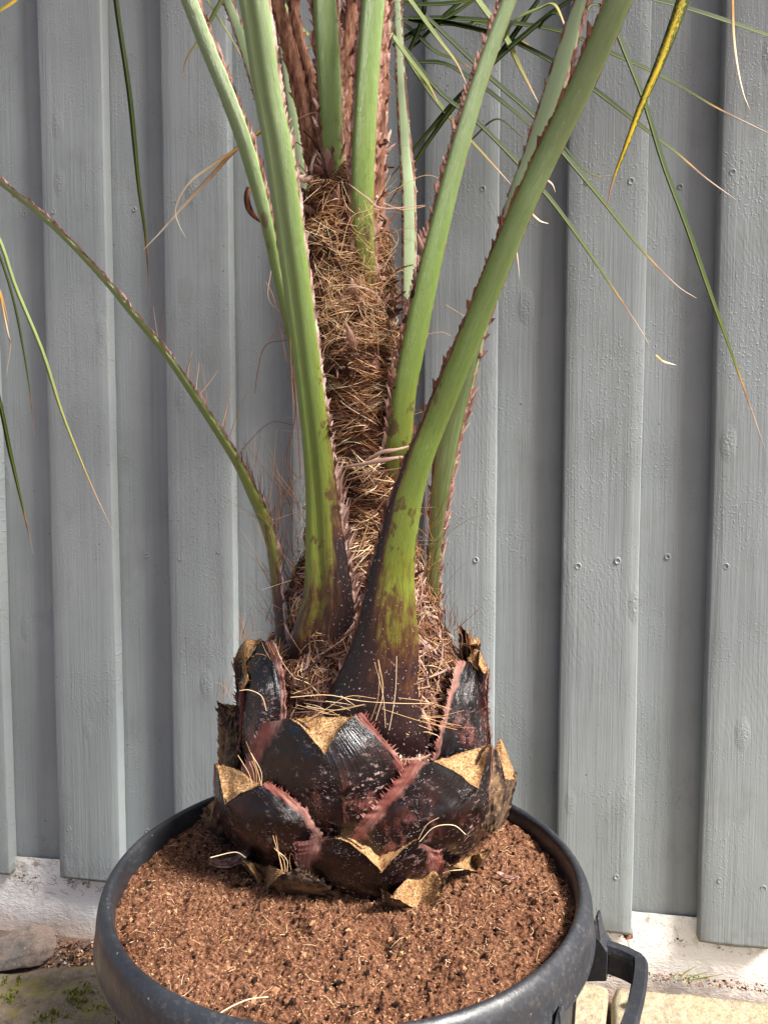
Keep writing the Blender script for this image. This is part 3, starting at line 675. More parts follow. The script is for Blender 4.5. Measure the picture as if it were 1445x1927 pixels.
SL = stalk([(-130, 240, .79, 13), (0, 341, .80, 15), (66, 393, .80, 17), (133, 455, .80, 18), (199, 526, .805, 20), (246, 582, .81, 22), (312, 662, .815, 24), (358, 728, .82, 27), (403, 795, .825, 30), (449, 868, .83, 34), (478, 925, .835, 40), (503, 978, .84, 46), (517, 1030, .835, 44), (523, 1090, .83, 38), (528, 1150, .825, 34), (534, 1215, .822, 40)], (-.80, -.55, -.55), 1065, thick=.65, inner=-.25, ext=1, mseed=11, mw=1.1, label='thin arching stalk reaching out to the far left', mmat='pmargin')
SD = stalk([(498, -80, .86, 20), (520, 0, .86, 20), (549, 108, .86, 22), (574, 216, .86, 24), (586, 288, .86, 22), (600, 350, .86, 24)], (-.1, -1, .2), 3000, mat='dead', thick=.5, mseed=12, mw=1.0, mmat='dead', label='dead brown stalk between the green ones')
SE = stalk([(664, -60, .84, 20), (662, 20, .84, 22), (652, 100, .84, 24), (652, 200, .84, 26), (648, 290, .84, 26), (650, 350, .84, 26)], (0, -1, .2), 3000, mat='dead', thick=.5, mseed=13, mw=1.3, mmat='margin', label='dead scaly brown sheath between the two upright stalks')
SF = stalk([(733, -60, .83, 10), (726, 0, .83, 12), (722, 144, .83, 14), (716, 288, .83, 16), (712, 400, .83, 18), (716, 500, .835, 16), (716, 560, .84, 14)], (.2, -1, .2), 3000, mat='dead', thick=.6, mseed=14, mw=1.0, mmat='margin', label='shredded brown sheath right of the upright stalks')
SG = stalk([(545, -60, .88, 14), (560, 60, .88, 16), (590, 180, .875, 18), (600, 300, .87, 18)], (0, -1, .2), 3000, mat='dead', thick=.6, mseed=15, mw=1.0, mmat='dead', label='narrow dead brown sheath beside the dead stalk')

# leaf bases ------------------------------------------------------
RZ = [(.325, .118), (.345, .128), (.37, .147), (.40, .158), (.43, .160), (.49, .152), (.53, .142), (.57, .128), (.60, .118), (.66, .1)]
def surf(x, y, d):
    Y = .72
    for _ in range(8):
        p = P(x, y, Y); r = float(np.interp(p.z, [a for a, b in RZ], [b for a, b in RZ]))+d; dx = p.x-AX
        Yn = AY-math.sqrt(max(r*r-dx*dx, (r*.18)**2)); Y = Y*.4+Yn*.6
    return P(x, y, Y)
Q = lambda x, y: (360+.4567*x, 1100+.4567*y)
def resamp(row, n, k=5):
    return catmull(row, n)
def stump(rows, dcol, drow, sid, label, mat='stump', back=None, bd=.022, nu=44, nv=40, ragged=1.0, teeth=True, cutmat='cut'):
    # rows: top, mid, bottom; five zoom-pixel points each. dcol: five outward offsets, drow: three extra offsets
    R3 = [[(x, y, dcol[i]+drow[j]) for i, (x, y) in enumerate(r)] for j, r in enumerate(rows)]
    RR = [resamp(r, nu) for r in R3]
    # keep the top edge crisp: piecewise linear between corners and apex
    tr = R3[0]; lin = []
    for i in range(nu+1):
        t = i/nu*4; k = min(int(t), 3); t -= k; q = np.array(tr[k])*(1-t)+np.array(tr[k+1])*t
        if k == 1: q[1] = tr[1][1]+(tr[2][1]-tr[1][1])*t**1.45
        if k == 2: q[1] = tr[3][1]+(tr[2][1]-tr[3][1])*(1-t)**1.45
        q[1] += 8*mnoise.noise(Vector((i*.45, sid*2.3, 0)))+5*mnoise.noise(Vector((i*1.7, sid*2.3, 5)))
        lin.append(q)
    RR[0] = [a*.85+b*.15 for a, b in zip(lin, RR[0])]
    grid = [[None]*(nu+1) for _ in range(nv+1)]
    for i in range(nu+1):
        colp = catmull([RR[j][i] for j in range(len(rows))][::-1], nv)          # bottom -> top
        for j in range(nv+1):
            x, y, d = colp[j]; u = 2*i/nu-1
            if ragged:
                e = max(0, abs(u)-.8)/.2
                x += e*ragged*(10*mnoise.noise(Vector((j*.32, sid*3, u)))+5*mnoise.noise(Vector((j*1.1, sid*3, u))))
                d += e*.003*mnoise.noise(Vector((j*.5, sid, u*2)))
            fx, fy = Q(x, y); p = surf(fx, fy, d+.0015*mnoise.noise(Vector((i*.3, j*.15, sid))))
            grid[j][i] = p
    mb = MB(); vs = []; fs = []; at = []; W1 = nu+1
    cx = Vector((AX, AY, 0))
    for j in range(nv+1):
        for i in range(nu+1): vs.append(grid[j][i]); at.append((2*i/nu-1, j/nv, sid))
    off = len(vs)
    for j in range(nv+1):
        for i in range(nu+1):
            p = grid[j][i]; o = Vector((p.x-AX, p.y-AY, 0)).normalized(); u = abs(2*i/nu-1); th = .0015+.010*max(0, 1-u*1.15)
            vs.append(p-o*th); at.append((2*i/nu-1, j/nv, sid))
    for j in range(nv):
        for i in range(nu):
            a = j*W1+i; fs.append((a, a+1, a+1+W1, a+W1)); b = a+off; fs.append((b, b+W1, b+1+W1, b+1))
    for j in range(nv):
        for i in (0, nu): a = j*W1+i; f = (a, a+W1, a+W1+off, a+off); fs.append(f if i == 0 else f[::-1])
    mb.add(vs, fs, at)
    # comb-like torn fibres on both sides of the sheath
    if teeth:
        for side in (0, nu):
            for j in range(2, nv, 1):
                if random.random() < .12: continue
                p = grid[j][side]; q = grid[j][side+(3 if side == 0 else -3)]; d = (p-q).normalized()+Vector((0, 0, random.uniform(.6, 1.8))); d.normalize()
                l = random.uniform(.0015, .0065); s = (grid[min(nv, j+1)][side]-p); s = s.normalized()*.0011 if s.length > 0 else Vector((0, 0, .001))
                mb.add([p-s, p+s, p+d*l*.6+s*.6, p+d*l], [(0, 1, 2, 3)], [((-1 if side == 0 else 1), j/nv, sid)]*4)
    o = mb.build('leaf_base', MT[mat], palm); o['label'] = label
    # sawn face: strip from the front lip to the inner edge of the section
    i0, i1 = round(nu*.25), round(nu*.75); front = [grid[nv][i] for i in range(i0, i1+1)]
    A, B_ = R3[0][1], R3[0][3]
    bk = back if back else [(A[0], A[1]), ((A[0]+B_[0])/2, (A[1]+B_[1])/2-6), (B_[0], B_[1])]
    bk = catmull([(x, y) for x, y in bk], len(front)-1)
    cm = MB(); vs = []; fs = []; m = 10; n = len(front)
    for k in range(m+1):
        for i in range(n):
            t = i/(n-1); w = 4*t*(1-t); fx, fy = Q(*bk[i]); pf = front[i]
            pb = P(fx, fy, pf.y+.003+bd*w**.5)
            p = pf.lerp(pb, k/m); rnd = .0036*mnoise.noise(Vector((p.x*120, p.z*120, sid)))-.0035*math.sin(math.pi*k/m)*math.sin(math.pi*t)+.0016*mnoise.noise(Vector((p.x*500, p.z*500, sid)))
            e = 1 if 0 < k < m else .6
            vs.append(p+Vector((0, -.4, .9))*rnd*e+Vector((0, -.0012, .0008)))
    for k in range(m):
        for i in range(n-1): a = k*n+i; fs.append((a, a+1, a+1+n, a+n))
    # skirt down behind
    bs = len(vs)
    for i in range(n): q = vs[m*n+i]; vs.append(q+Vector((0, .002, -.006)))
    for i in range(n-1): fs.append((m*n+i, m*n+i+1, bs+i+1, bs+i))
    cm.add(vs, fs); 
    for i in range(420):                                   # fuzz on the sawn face
        k = random.randrange(m+1); t = random.randrange(n); p = Vector(vs[k*n+t]); d = Vector((random.gauss(0, .6), -.6+random.gauss(0, .4), .7+random.gauss(0, .4))).normalized()
        tube(cm, [p, p+d*random.uniform(.0008, .003)], [.00025, .0001], 3)
    cm.build('sawn_face', MT[cutmat], o)
    return o
K5 = lambda e, m, c: [e, m, c, m, e]
st = {}
st['A'] = stump([[(172, 300), (180, 318), (232, 318), (290, 235), (350, 238)], [(186, 500), (200, 490), (270, 470), (345, 440), (385, 425)], [(178, 720), (200, 740), (260, 760), (330, 730), (385, 670)]], K5(-.012, -.009, -.002), (-.002, -.004, -.010), 1, 'tall dark leaf base with tan top at the upper left of the bulb', back=[(178, 312), (215, 240), (285, 226)], bd=.012)
st['E'] = stump([[(1098, 318), (1138, 315), (1172, 352), (1222, 378), (1228, 368)], [(1046, 520), (1085, 505), (1150, 520), (1212, 520), (1222, 500)], [(990, 745), (1040, 752), (1130, 745), (1225, 700), (1238, 660)]], K5(-.012, -.009, -.002), (-.002, -.004, -.010), 2, 'tall dark leaf base at the upper right of the bulb', back=[(1145, 300), (1180, 270), (1226, 362)], bd=.012)
st['K'] = stump([[(108, 480), (118, 500), (150, 560), (180, 500), (200, 485)], [(112, 600), (122, 620), (150, 650), (175, 640), (195, 600)], [(110, 760), (130, 780), (160, 790), (185, 760), (200, 720)]], K5(-.01, -.006, 0), (-.006, -.004, -.004), 3, 'thin torn brown sheath at the far left of the bulb', mat='rstump', bd=.006)
st['B'] = stump([[(288, 572), (412, 556), (548, 700), (662, 548), (700, 528)], [(205, 800), (330, 800), (590, 840), (800, 745), (888, 762)], [(225, 930), (390, 1030), (590, 1080), (790, 1030), (920, 930)]], K5(-.003, -.001, .005), (.004, .002, -.012), 4, 'broad black leaf base with triangular tan cut in the middle of the bulb')
st['F'] = stump([[(1236, 688), (1252, 676), (1292, 800), (1332, 806), (1336, 770)], [(1212, 850), (1238, 860), (1285, 885), (1318, 880), (1330, 850)], [(1190, 1010), (1218, 1020), (1252, 1015), (1282, 990), (1300, 960)]], K5(0, .002, .006), (.004, .002, 0), 5, 'folded leaf base with a pale edge at the far right of the bulb', back=[(1252, 672), (1275, 640), (1332, 780)], bd=.010, mat='rstump')
st['L'] = stump([[(46, 950), (54, 930), (80, 985), (112, 880), (132, 850)], [(66, 990), (78, 985), (105, 1020), (135, 990), (150, 960)], [(95, 1040), (105, 1050), (130, 1080), (165, 1080), (190, 1070)]], K5(.004, .005, .008), (.004, 0, -.006), 6, 'small torn leaf base at the lower left of the bulb', mat='rstump', bd=.008)
st['G'] = stump([[(432, 1064), (600, 1044), (785, 1182), (926, 1058), (1010, 1095)], [(440, 1150), (560, 1170), (765, 1262), (930, 1190), (1040, 1160)], [(470, 1200), (620, 1290), (770, 1345), (910, 1310), (1030, 1230)]], K5(-.002, 0, .004), (.008, .008, .004), 7, 'black leaf base with tan cut low at the front of the bulb')
st['I'] = stump([[(790, 1262), (826, 1290), (955, 1362), (1030, 1272), (1042, 1225)], [(795, 1285), (840, 1315), (950, 1370), (1020, 1295), (1036, 1250)], [(800, 1310), (850, 1345), (940, 1380), (1010, 1320), (1030, 1280)]], K5(.010, .015, .016), (.014, .012, .006), 8, 'lowest leaf stub lying on the soil at the front', mat='rstump', back=[(826, 1285), (900, 1205), (1000, 1180), (1036, 1250)], bd=-.002)
st['H'] = stump([[(198, 1128), (212, 1142), (300, 1264), (384, 1192), (440, 1168)], [(215, 1160), (245, 1190), (320, 1268), (440, 1240), (540, 1230)], [(235, 1200), (280, 1235), (350, 1275), (480, 1295), (620, 1305)]], K5(.002, .008, .010), (.012, .010, .004), 9, 'frayed leaf base with pale cut low at the front left', mat='rstump', back=[(212, 1138), (270, 1150), (330, 1160), (384, 1188)], bd=.002)
st['J'] = stump([[(1050, 1150), (1082, 1166), (1176, 1186), (1216, 1112), (1226, 1085)], [(1058, 1165), (1085, 1185), (1165, 1200), (1212, 1150), (1226, 1110)], [(1068, 1180), (1090, 1205), (1150, 1215), (1200, 1190), (1220, 1150)]], K5(.002, .004, .008), (.008, .006, .002), 10, 'small leaf stub with orange cut low at the right', mat='rstump', back=[(1084, 1160), (1150, 1118), (1214, 1106)], bd=.010)
st['D'] = stump([[(92, 738), (106, 752), (140, 902), (282, 830), (312, 812)], [(98, 900), (125, 965), (230, 1010), (400, 965), (455, 915)], [(140, 1060), (190, 1120), (330, 1165), (480, 1130), (566, 1058)]], K5(-.004, .002, .008), (.010, .006, -.004), 11, 'black leaf base with tan cut at the left of the bulb', back=[(106, 745), (185, 762), (282, 826)], bd=.014)
st['C'] = stump([[(905, 728), (1000, 732), (1180, 846), (1236, 662), (1246, 668)], [(770, 900), (900, 905), (1070, 960), (1200, 925), (1232, 880)], [(600, 1066), (750, 1105), (960, 1140), (1130, 1110), (1215, 1020)]], K5(-.004, .002, .008), (.008, .004, -.006), 12, 'black and red leaf base with large tan cut right of the middle', back=[(1000, 728), (1110, 696), (1234, 658)])
# the far side of the bulb carries the same ring of leaf bases
for key, ang in (('B', 180), ('C', 175), ('D', 195), ('A', 150), ('E', 215), ('G', 190)):
    o = st[key]; c = o.copy(); COL.objects.link(c); c.parent = palm
    M = Matrix.Translation((AX, AY, 0))@Matrix.Rotation(R(ang), 4, 'Z')@Matrix.Translation((-AX, -AY, 0))
    loc = Vector(o.location)+Vector((AX, AY, SOILZ)); c.rotation_euler = (0, 0, R(ang))
    q = M@Vector((0, 0, 0)); c.location = q-Vector((AX, AY, SOILZ)); c['label'] = 'dark leaf base on the far side of the bulb'
    for ch in o.children:
        d = ch.copy(); COL.objects.link(d); d.parent = c; d.location = (0, 0, 0)
# sawn faces sit at their leaf base's own origin: undo the parent chain offset exactly
for o in list(bpy.data.objects):
    if o.name.startswith('sawn_face'): o.location = (0, 0, 0)

def m_sheath():
    g = G('woven_sheath', .85, .15); u = g.uvr()
    d1 = g.math('ADD', u[0], g.math('MULTIPLY', u[1], .8)); d2 = g.math('SUBTRACT', u[0], g.math('MULTIPLY', u[1], .8))
    a = g.noise((110, 9, 1), 3, .6, g.comb(d1, d2, u[2])); b = g.noise((110, 9, 1), 3, .6, g.comb(d2, d1, u[2]))
    n = g.math('MAXIMUM', a, b); c = g.ramp(n, [(.44, (.025, .010, .006)), (.56, (.16, .065, .032)), (.68, (.46, .26, .13))])
    c = g.mix(g.ramp(g.noise(38, 4, .6), [(.42, 0), (.62, .6)]), c, (.17, .075, .055)); g.col(c); g.bump(n, .003, 1); return g.m
MT['sheath'] = m_sheath()
def tposx(a, z, off):
    cx, r = core(z); rr = r*cdisp(a, z)+off; return Vector((cx+rr*math.cos(a), AY+rr*math.sin(a), z))
sh = MB()
for i in range(34):
    y = 395+i*22+random.uniform(-6, 6); z = P(660, y, .85).z; a0 = random.uniform(-3.0, -1.4); aw = random.uniform(.7, 1.6); slope = random.choice((-1, 1))*random.uniform(.002, .014); hh = random.uniform(.012, .024)
    nx, ny = 40, 6; vs = []; at = []; sd_ = random.random()*20
    for jy in range(ny+1):
        for ix in range(nx+1):
            t = ix/nx; v = jy/ny; a = a0+aw*t; rag = .35*mnoise.noise(Vector((t*7, sd_, 0)))+.35*mnoise.noise(Vector((t*26, sd_, 3)))
            zz = z+slope*(t-.5)*2+hh*(v*(1+rag)-.3)*(math.sin(math.pi*t)**.4)
            vs.append(tposx(a, min(zz, PR[-1][0]-.001), .0012+.0055*v*v)); at.append((a*.045, zz, sd_))
    sh.add(vs, [(j*(nx+1)+k, j*(nx+1)+k+1, (j+1)*(nx+1)+k+1, (j+1)*(nx+1)+k) for j in range(ny) for k in range(nx)], at)
    for k in range(0, nx, 1):                       # frayed upper edge
        p = vs[ny*(nx+1)+k]
        tube(sh, [p, p+Vector((random.gauss(0, .002), -.0015, random.uniform(.002, .008))), p+Vector((random.gauss(0, .005), -.002, random.uniform(.004, .012)))], [.0003, .0002, .0001], 3, sd_)
sh.build('fibre_sheath', MT['sheath'], palm)
# trunk fibres -----------------------------------------------------
fb = MB(); sb = MB()
def tpos(a, z, off): cx, r = core(z); rr = r*cdisp(a, z)+off; return Vector((cx+rr*math.cos(a), AY+rr*math.sin(a), z))
zlo, zhi = P(680, 1480, .80).z, P(650, 360, .85).z
def wrap(mb, a, z, ang, l, off, w, q, ribbon=False, lift=.004):
    cx, r = core(z); n = 7 if l > .03 else 5; pts = []
    da = math.cos(ang); dz = math.sin(ang); bow = random.gauss(0, .25)
    for k in range(n):
        t = k/(n-1)-.5; aa = a+da*l*t/r+bow*t*t*.5; zz = z+dz*l*t+bow*l*t*t*1.2
        zz = min(max(zz, zlo-.05), PR[-1][0]-.001)
        pts.append(tpos(aa, zz, off+lift*(1-4*t*t)*random.uniform(.5, 1.1)-.001))
    if not ribbon: tube(mb, pts, w, 3, q)
    else:
        vs = []; fs = []
        for k, p in enumerate(pts):
            T = (pts[min(k+1, n-1)]-pts[max(k-1, 0)]).normalized(); o = Vector((p.x-AX, p.y-AY, 0)).normalized(); B = T.cross(o).normalized(); ww = w*(1-abs(k/(n-1)-.5)*1.3)
            tw = random.uniform(-.3, .3); vs += [p-B*ww+o*ww*tw, p+B*ww-o*ww*tw]
        fs = [(2*k, 2*k+1, 2*k+3, 2*k+2) for k in range(n-1)]; mb.add(vs, fs, [(0, 0, q)]*len(vs))
for i in range(8600):
    front = random.random() < .85
    a = random.uniform(-math.pi, 0)*1.0 if front else random.uniform(0, math.pi)
    z = zlo+(zhi-zlo)*random.random()**.95
    f = mnoise.noise(Vector((a*1.6, z*26, 3))); f2 = mnoise.noise(Vector((a*3, z*60, 8)))
    ang = f*1.5+random.gauss(0, .42)
    if z < P(680, 1120, .85).z: ang = f*2.6+random.gauss(0, .7)
    q = min(1, max(0, .47+f2*.9+random.gauss(0, .27)))
    wrap(fb, a, z, ang, random.uniform(.014, .055), random.uniform(0, .006)+max(0, f2)*.004, random.choice((.0002, .00025, .0003, .0004, .0006)), q, lift=random.uniform(.001, .008))
for i in range(900):
    a = random.uniform(-math.pi, 0)if random.random() < .85 else random.uniform(0, math.pi); z = random.uniform(zlo, zhi)
    f = mnoise.noise(Vector((a*1.6, z*26, 3)))
    wrap(sb, a, z, f*1.5+random.gauss(0, .5), random.uniform(.012, .04), random.uniform(.001, .006), random.uniform(.0006, .0020), min(1, max(0, random.gauss(.5, .3))), True, random.uniform(.001, .005))
zmid = P(680, 1060, .85).z
for i in range(1500):
    a = random.uniform(-math.pi-.2, .2); z = random.uniform(zlo, zmid); f = mnoise.noise(Vector((a*1.6, z*26, 3)))
    wrap(sb, a, z, 1.2+f*2.2+random.gauss(0, .6), random.uniform(.015, .05), random.uniform(.001, .009), random.uniform(.0004, .0016), min(1, max(0, random.gauss(.5, .32))), True, random.uniform(.001, .006))
# free hairs that stick out of the trunk
def hair(mb, p, d, l, w, q, curl=.35, n=9, grav=.0):
    pts = [Vector(p)]; d = Vector(d).normalized(); ax = Vector((random.gauss(0, 1), random.gauss(0, 1), random.gauss(0, 1))).normalized(); k_ = random.gauss(0, curl)
    for k in range(n-1):
        d = (Matrix.Rotation(k_*.5+random.gauss(0, .10), 3, ax)@d+Vector((0, 0, -grav))).normalized(); pts.append(pts[-1]+d*l/(n-1))
    tube(mb, pts, [w*(1-.6*k/(n-1)) for k in range(n)], 3, q)
for i in range(620):
    z = random.uniform(P(0, 1350, .85).z, zhi+.01); a = random.choice((random.uniform(-math.pi, 0), random.uniform(-.5, .2), random.uniform(-3.4, -2.7)))
    p = tpos(a, z, .001); o = Vector((math.cos(a), math.sin(a), random.gauss(.1, .6)))
    t = Vector((-math.sin(a), math.cos(a), 0))*random.gauss(0, 1.2)
    hair(fb, p, o+t, random.uniform(.015, .05), random.uniform(.00013, .0003), random.uniform(.3, 1), .5)
tag(fb.build('trunk_fibre', MT['fibre'], palm), 'matted tan fibre wrapped round the trunk', kind='stuff')
tag(sb.build('husk_strips', MT['strip'], palm), 'papery pinkish brown husk strips in the fibre', kind='stuff')

# loose straw and frayed strands about the crown of the bulb
ls = MB()
def strand(pxs, Y, w=.0003, q=.8):
    ps = catmull([(x, y, Y if not hasattr(Y, '__len__') else Y[i]) for i, (x, y) in enumerate(pxs)], 14)
    tube(ls, [P(*p) for p in ps], w, 4, q)
def qs(*a): return [Q(x, y) for x, y in a]
strand(qs((310, 520), (290, 460), (240, 435), (200, 437)), .72, .0004, .9)
strand(qs((410, 465), (560, 455), (700, 480), (860, 490), (980, 490)), .718, .0004, .9)
strand(qs((480, 560), (560, 510), (650, 460), (760, 470)), .72, .0003, .8)
strand(qs((760, 560), (790, 440), (770, 310)), .71, .0004, .9)
strand(qs((800, 590), (790, 460), (755, 320)), .712, .0003, .95)
strand(qs((815, 600), (840, 450), (846, 295)), .71, .0004, .95)
strand(qs((740, 560), (770, 460), (775, 330)), .715, .0003, .8)
strand(qs((590, 690), (578, 740), (590, 790)), .695, .0003, .9)
strand(qs((80, 1125), (180, 1103), (225, 1125)), .72, .0005, 1)
strand(qs((940, 1060), (1000, 1000), (1080, 992), (1130, 1030)), .69, .0004, 1)
strand(qs((935, 1050), (970, 990), (1020, 960)), .69, .0003, .9)
strand(qs((1035, 1190), (1060, 1180), (1120, 1175)), .72, .0004, 1)
for i in range(90):
    x = random.uniform(800, 960); y = random.uniform(500, 660); a = random.gauss(.55, .5); l = random.uniform(60, 190)
    strand(qs((x-40, y), (x-40+l*.5*math.cos(a), y+l*.5*math.sin(a)+random.uniform(-20, 20)), (x-40+l*math.cos(a), y+l*math.sin(a))), random.uniform(.735, .765), random.uniform(.0002, .0004), random.uniform(.3, 1))
for i in range(26):
    x = random.uniform(430, 900); y = random.uniform(455, 560); a = random.gauss(.1, .3); l = random.uniform(120, 330)
    strand(qs((x, y), (x+l*.5*math.cos(a), y+l*.5*math.sin(a)+random.uniform(-20, 20)), (x+l*math.cos(a), y+l*math.sin(a))), random.uniform(.72, .75), random.uniform(.0002, .00035), random.uniform(.5, 1))
for i in range(16):
    x = random.uniform(250, 300) if i < 6 else random.uniform(370, 520); y = 830 if i < 6 else 1200
    strand(qs((x, y), (x-random.uniform(0, 15), y-random.uniform(40, 70)), (x-random.uniform(5, 60), y-random.uniform(90, 190))), .70, .0003, random.uniform(.5, 1))
strand([(838, 573), (880, 600), (900, 622)], .82); strand([(798, 630), (830, 625), (848, 632)], .82)
strand([(730, 365), (800, 330), (850, 350)], .80, .0003); strand([(735, 330), (700, 390), (660, 410), (640, 480)], .775, .0003)
strand([(720, 382), (760, 395), (800, 388)], .78, .0004, .8)
strand([(500, 530), (515, 560), (528, 620), (540, 680)], .83, .0004, .6); strand([(512, 500), (505, 560), (530, 590)], .83, .0003, .9)
strand([(540, 640), (500, 650), (485, 700), (480, 740)], .83, .0005, .15); strand([(550, 700), (556, 780), (540, 860), (560, 900)], .83, .0006, .25)
strand([(553, 800), (510, 795), (470, 830), (440, 870)], .83, .0004, .1); strand([(506, 640), (520, 625), (545, 628)], .83, .0004, .4)
strand([(550, 620), (553, 700), (560, 800), (566, 900)], .815, .0007, .3); strand([(545, 600), (548, 680), (552, 760)], .82, .0005, .6)
for i in range(160):                     # frayed strands left of S1 base and around SL
    y = random.uniform(930, 1190); x = random.uniform(500, 575) if random.random() < .6 else random.uniform(780, 825)
    p = P(x, y, random.uniform(.82, .86)); hair(ls, p, (random.gauss(-.2 if x < 650 else .1, .4), -.2, 1), random.uniform(.03, .09), random.uniform(.0002, .0004), random.uniform(.1, .8), .2)
for i in range(26):
    t = random.uniform(.25, .62); j = int(t*160); p = SL[1][j]; hair(ls, p, (random.gauss(.15, .25), -.1, 1), random.uniform(.02, .07), random.uniform(.00025, .0005), random.uniform(.1, .9), .12)
for (x, y, n) in ((460, 1190, 14), (850, 1175, 26), (880, 1210, 18), (422, 1300, 8), (520, 1250, 40), (640, 1340, 12)):
    for i in range(n):
        p = P(x+random.gauss(0, 10), y+random.gauss(8, 12), random.uniform(.77, .80)); hair(ls, p, (random.gauss(0, .4), -.3, 1), random.uniform(.01, .035), random.uniform(.0002, .0005), random.uniform(.1, .8), .2)
tag(ls.build('loose_strands', MT['fibre'], palm), 'loose straw-coloured strands sticking out of the palm', kind='stuff')
# torn husk flaps (papery pieces) round the upper trunk
hf = MB()
def flap(p, d, nrm, l, w, q):
    d = Vector(d).normalized(); nrm = Vector(nrm); b = d.cross(nrm).normalized(); nrm = b.cross(d); n = 6; vs = []; c = random.uniform(-1.2, 1.2)
    for k in range(n+1):
        t = k/n; ww = w*(math.sin(math.pi*min(1, t*.8+.2))+.1)*random.uniform(.75, 1.2); pp = p+d*l*t+nrm*c*l*t*t*.6
        vs += [pp-b*ww, pp+nrm*w*.5, pp+b*ww*random.uniform(.6, 1.2)]
    hf.add(vs, [(3*k+j, 3*k+j+1, 3*k+j+4, 3*k+j+3) for k in range(n) for j in range(2)], [(0, 0, q)]*len(vs))
for i in range(230):
    t = random.random(); y = random.choice((random.uniform(290, 420), random.uniform(290, 600), random.uniform(400, 1150)))
    z = P(0, y, .85).z; a = random.choice((random.uniform(-2.6, -.5), random.gauss(-.35, .25), random.gauss(-2.7, .25))); p = tpos(a, min(z, PR[-1][0]-.001), .004)
    flap(p, (random.gauss(0, .5), random.gauss(-.2, .3), random.gauss(.6, .7)), (math.cos(a), math.sin(a), 0), random.uniform(.008, .03), random.uniform(.0015, .005), min(1, max(0, random.gauss(.45, .3))))
# pieces clinging to the dead sheath and to the inner edge of S4
for (S, lo, hi, n, side) in ((S4, .0, .62, 60, 1), (SE, 0, .9, 50, 0), (SF, 0, .95, 90, 0), (S1, .1, .5, 30, -1), (S7, 0, .4, 18, 1)):
    pts, wd, fr = S[1], S[2], S[3]
    for i in range(n):
        j = int(random.uniform(lo, hi)*160); T, N, B = fr[j]; s = side if side else random.choice((-1, 1)); 
        if S is S4 or S is S7: s = 1 if B.x < 0 else -1
        elif S is S1: s = 1 if B.x > 0 else -1
        p = pts[j]+B*s*wd[j]*random.uniform(.8, 1.1)
        flap(p, T*random.uniform(.4, 1)+B*s*random.uniform(-.1, .5)+N*random.gauss(.1, .3), N, random.uniform(.005, .018), random.uniform(.001, .0028), min(1, max(0, random.gauss(.55, .3))))
        if random.random() < .25: hair(hf, p, B*s+T*random.gauss(0, .6)+N*.3, random.uniform(.01, .035), .00022, random.uniform(.3, 1), .5)
tag(hf.build('torn_husk', MT['strip'], palm), 'torn papery husk flaps round the stalks', kind='stuff')

cb = MB(); fb2 = MB()
def comb(S, lo, hi, n, sgn, d0, l0, l1, w0, q0):
    pts, wd, fr = S[1], S[2], S[3]
    for i in range(n):
        j = int((lo+(hi-lo)*(i+random.random())/n)*160); T, N, B = fr[j]; s = sgn if B.x > 0 else -sgn
        p = pts[j]+B*s*wd[j]*.93+N*.001; d = (T*d0[0]+B*s*(d0[1]+random.gauss(0, .18))-N*(.25+random.gauss(0, .15))).normalized(); l = random.uniform(l0, l1); w = random.uniform(.6, 1.2)*w0
        q = min(1, max(0, random.gauss(q0, .2))); b = d.cross(N).normalized(); vs = []; n_ = 6; c = random.uniform(-.3, .5)
        for k in range(n_+1):
            t = k/n_; ww = w*(1-t**2)+.00015; pp = p+d*l*t+T*c*l*t*t; vs += [pp-b*ww, pp+N*w*.5, pp+b*ww]
        cb.add(vs, [(3*k+m, 3*k+m+1, 3*k+m+4, 3*k+m+3) for k in range(n_) for m in range(2)], [(0, 0, q)]*len(vs))
comb(S1, .10, .42, 70, 1, (1, .55), .010, .024, .0013, .65)
comb(S1, .42, .80, 34, 1, (1, .45), .005, .012, .0010, .6)
comb(S3, .10, .40, 70, -1, (1, .35), .005, .011, .0020, .45)
comb(S6, .05, .40, 44, 1, (1, .25), .008, .022, .0014, .75)
comb(SL, .06, .40, 40, 1, (1, .35), .008, .026, .0009, .3)
for (px, Y, w, q) in ((((686, 868), (715, 852), (745, 846), (776, 838)), (.80, .795, .792, .80), .0020, .8), (((640, 880), (690, 872), (740, 862), (770, 858)), (.80, .79, .785, .80), .0022, .7), (((650, 905), (700, 890), (760, 880)), (.795, .79, .79), .0014, .5), (((640, 560), (660, 540), (700, 548), (725, 575)), (.80, .795, .795, .80), .0012, .8), (((655, 345), (690, 372), (720, 392), (800, 386)), (.80, .785, .785, .79), .0011, .75)):
    ps = [P(*p) for p in catmull([(x, y, Y[i]) for i, (x, y) in enumerate(px)], 14)]; vs = []
    for k, p in enumerate(ps):
        T = (ps[min(k+1, 14)]-ps[max(k-1, 0)]).normalized(); b = T.cross(Vector((0, -1, .2))).normalized(); ww = w*(1.1-abs(k/14-.45)*1.6)*random.uniform(.8, 1.2); vs += [p-b*ww, p+Vector((0, -ww*.6, 0)), p+b*ww]
    cb.add(vs, [(3*k+m, 3*k+m+1, 3*k+m+4, 3*k+m+3) for k in range(14) for m in range(2)], [(0, 0, q)]*len(vs))
tag(cb.build('husk_comb', MT['strip'], palm), 'pinkish comb-like husk teeth along the big stalks', kind='stuff')
for i in range(420):                     # wisps over the foot of the upright stalks
    x = random.uniform(600, 725); y = random.uniform(395, 640); p = P(x, y, random.uniform(.792, .802)); hair(fb2, p, (random.gauss(0, 1), random.gauss(0, .15), random.gauss(.1, .8)), random.uniform(.012, .04), random.uniform(.00016, .0003), random.uniform(.5, 1), .5)
tag(fb2.build('wispy_fibre', MT['fibre'], palm), 'pale wispy fibre over the feet of the upright stalks', kind='stuff')
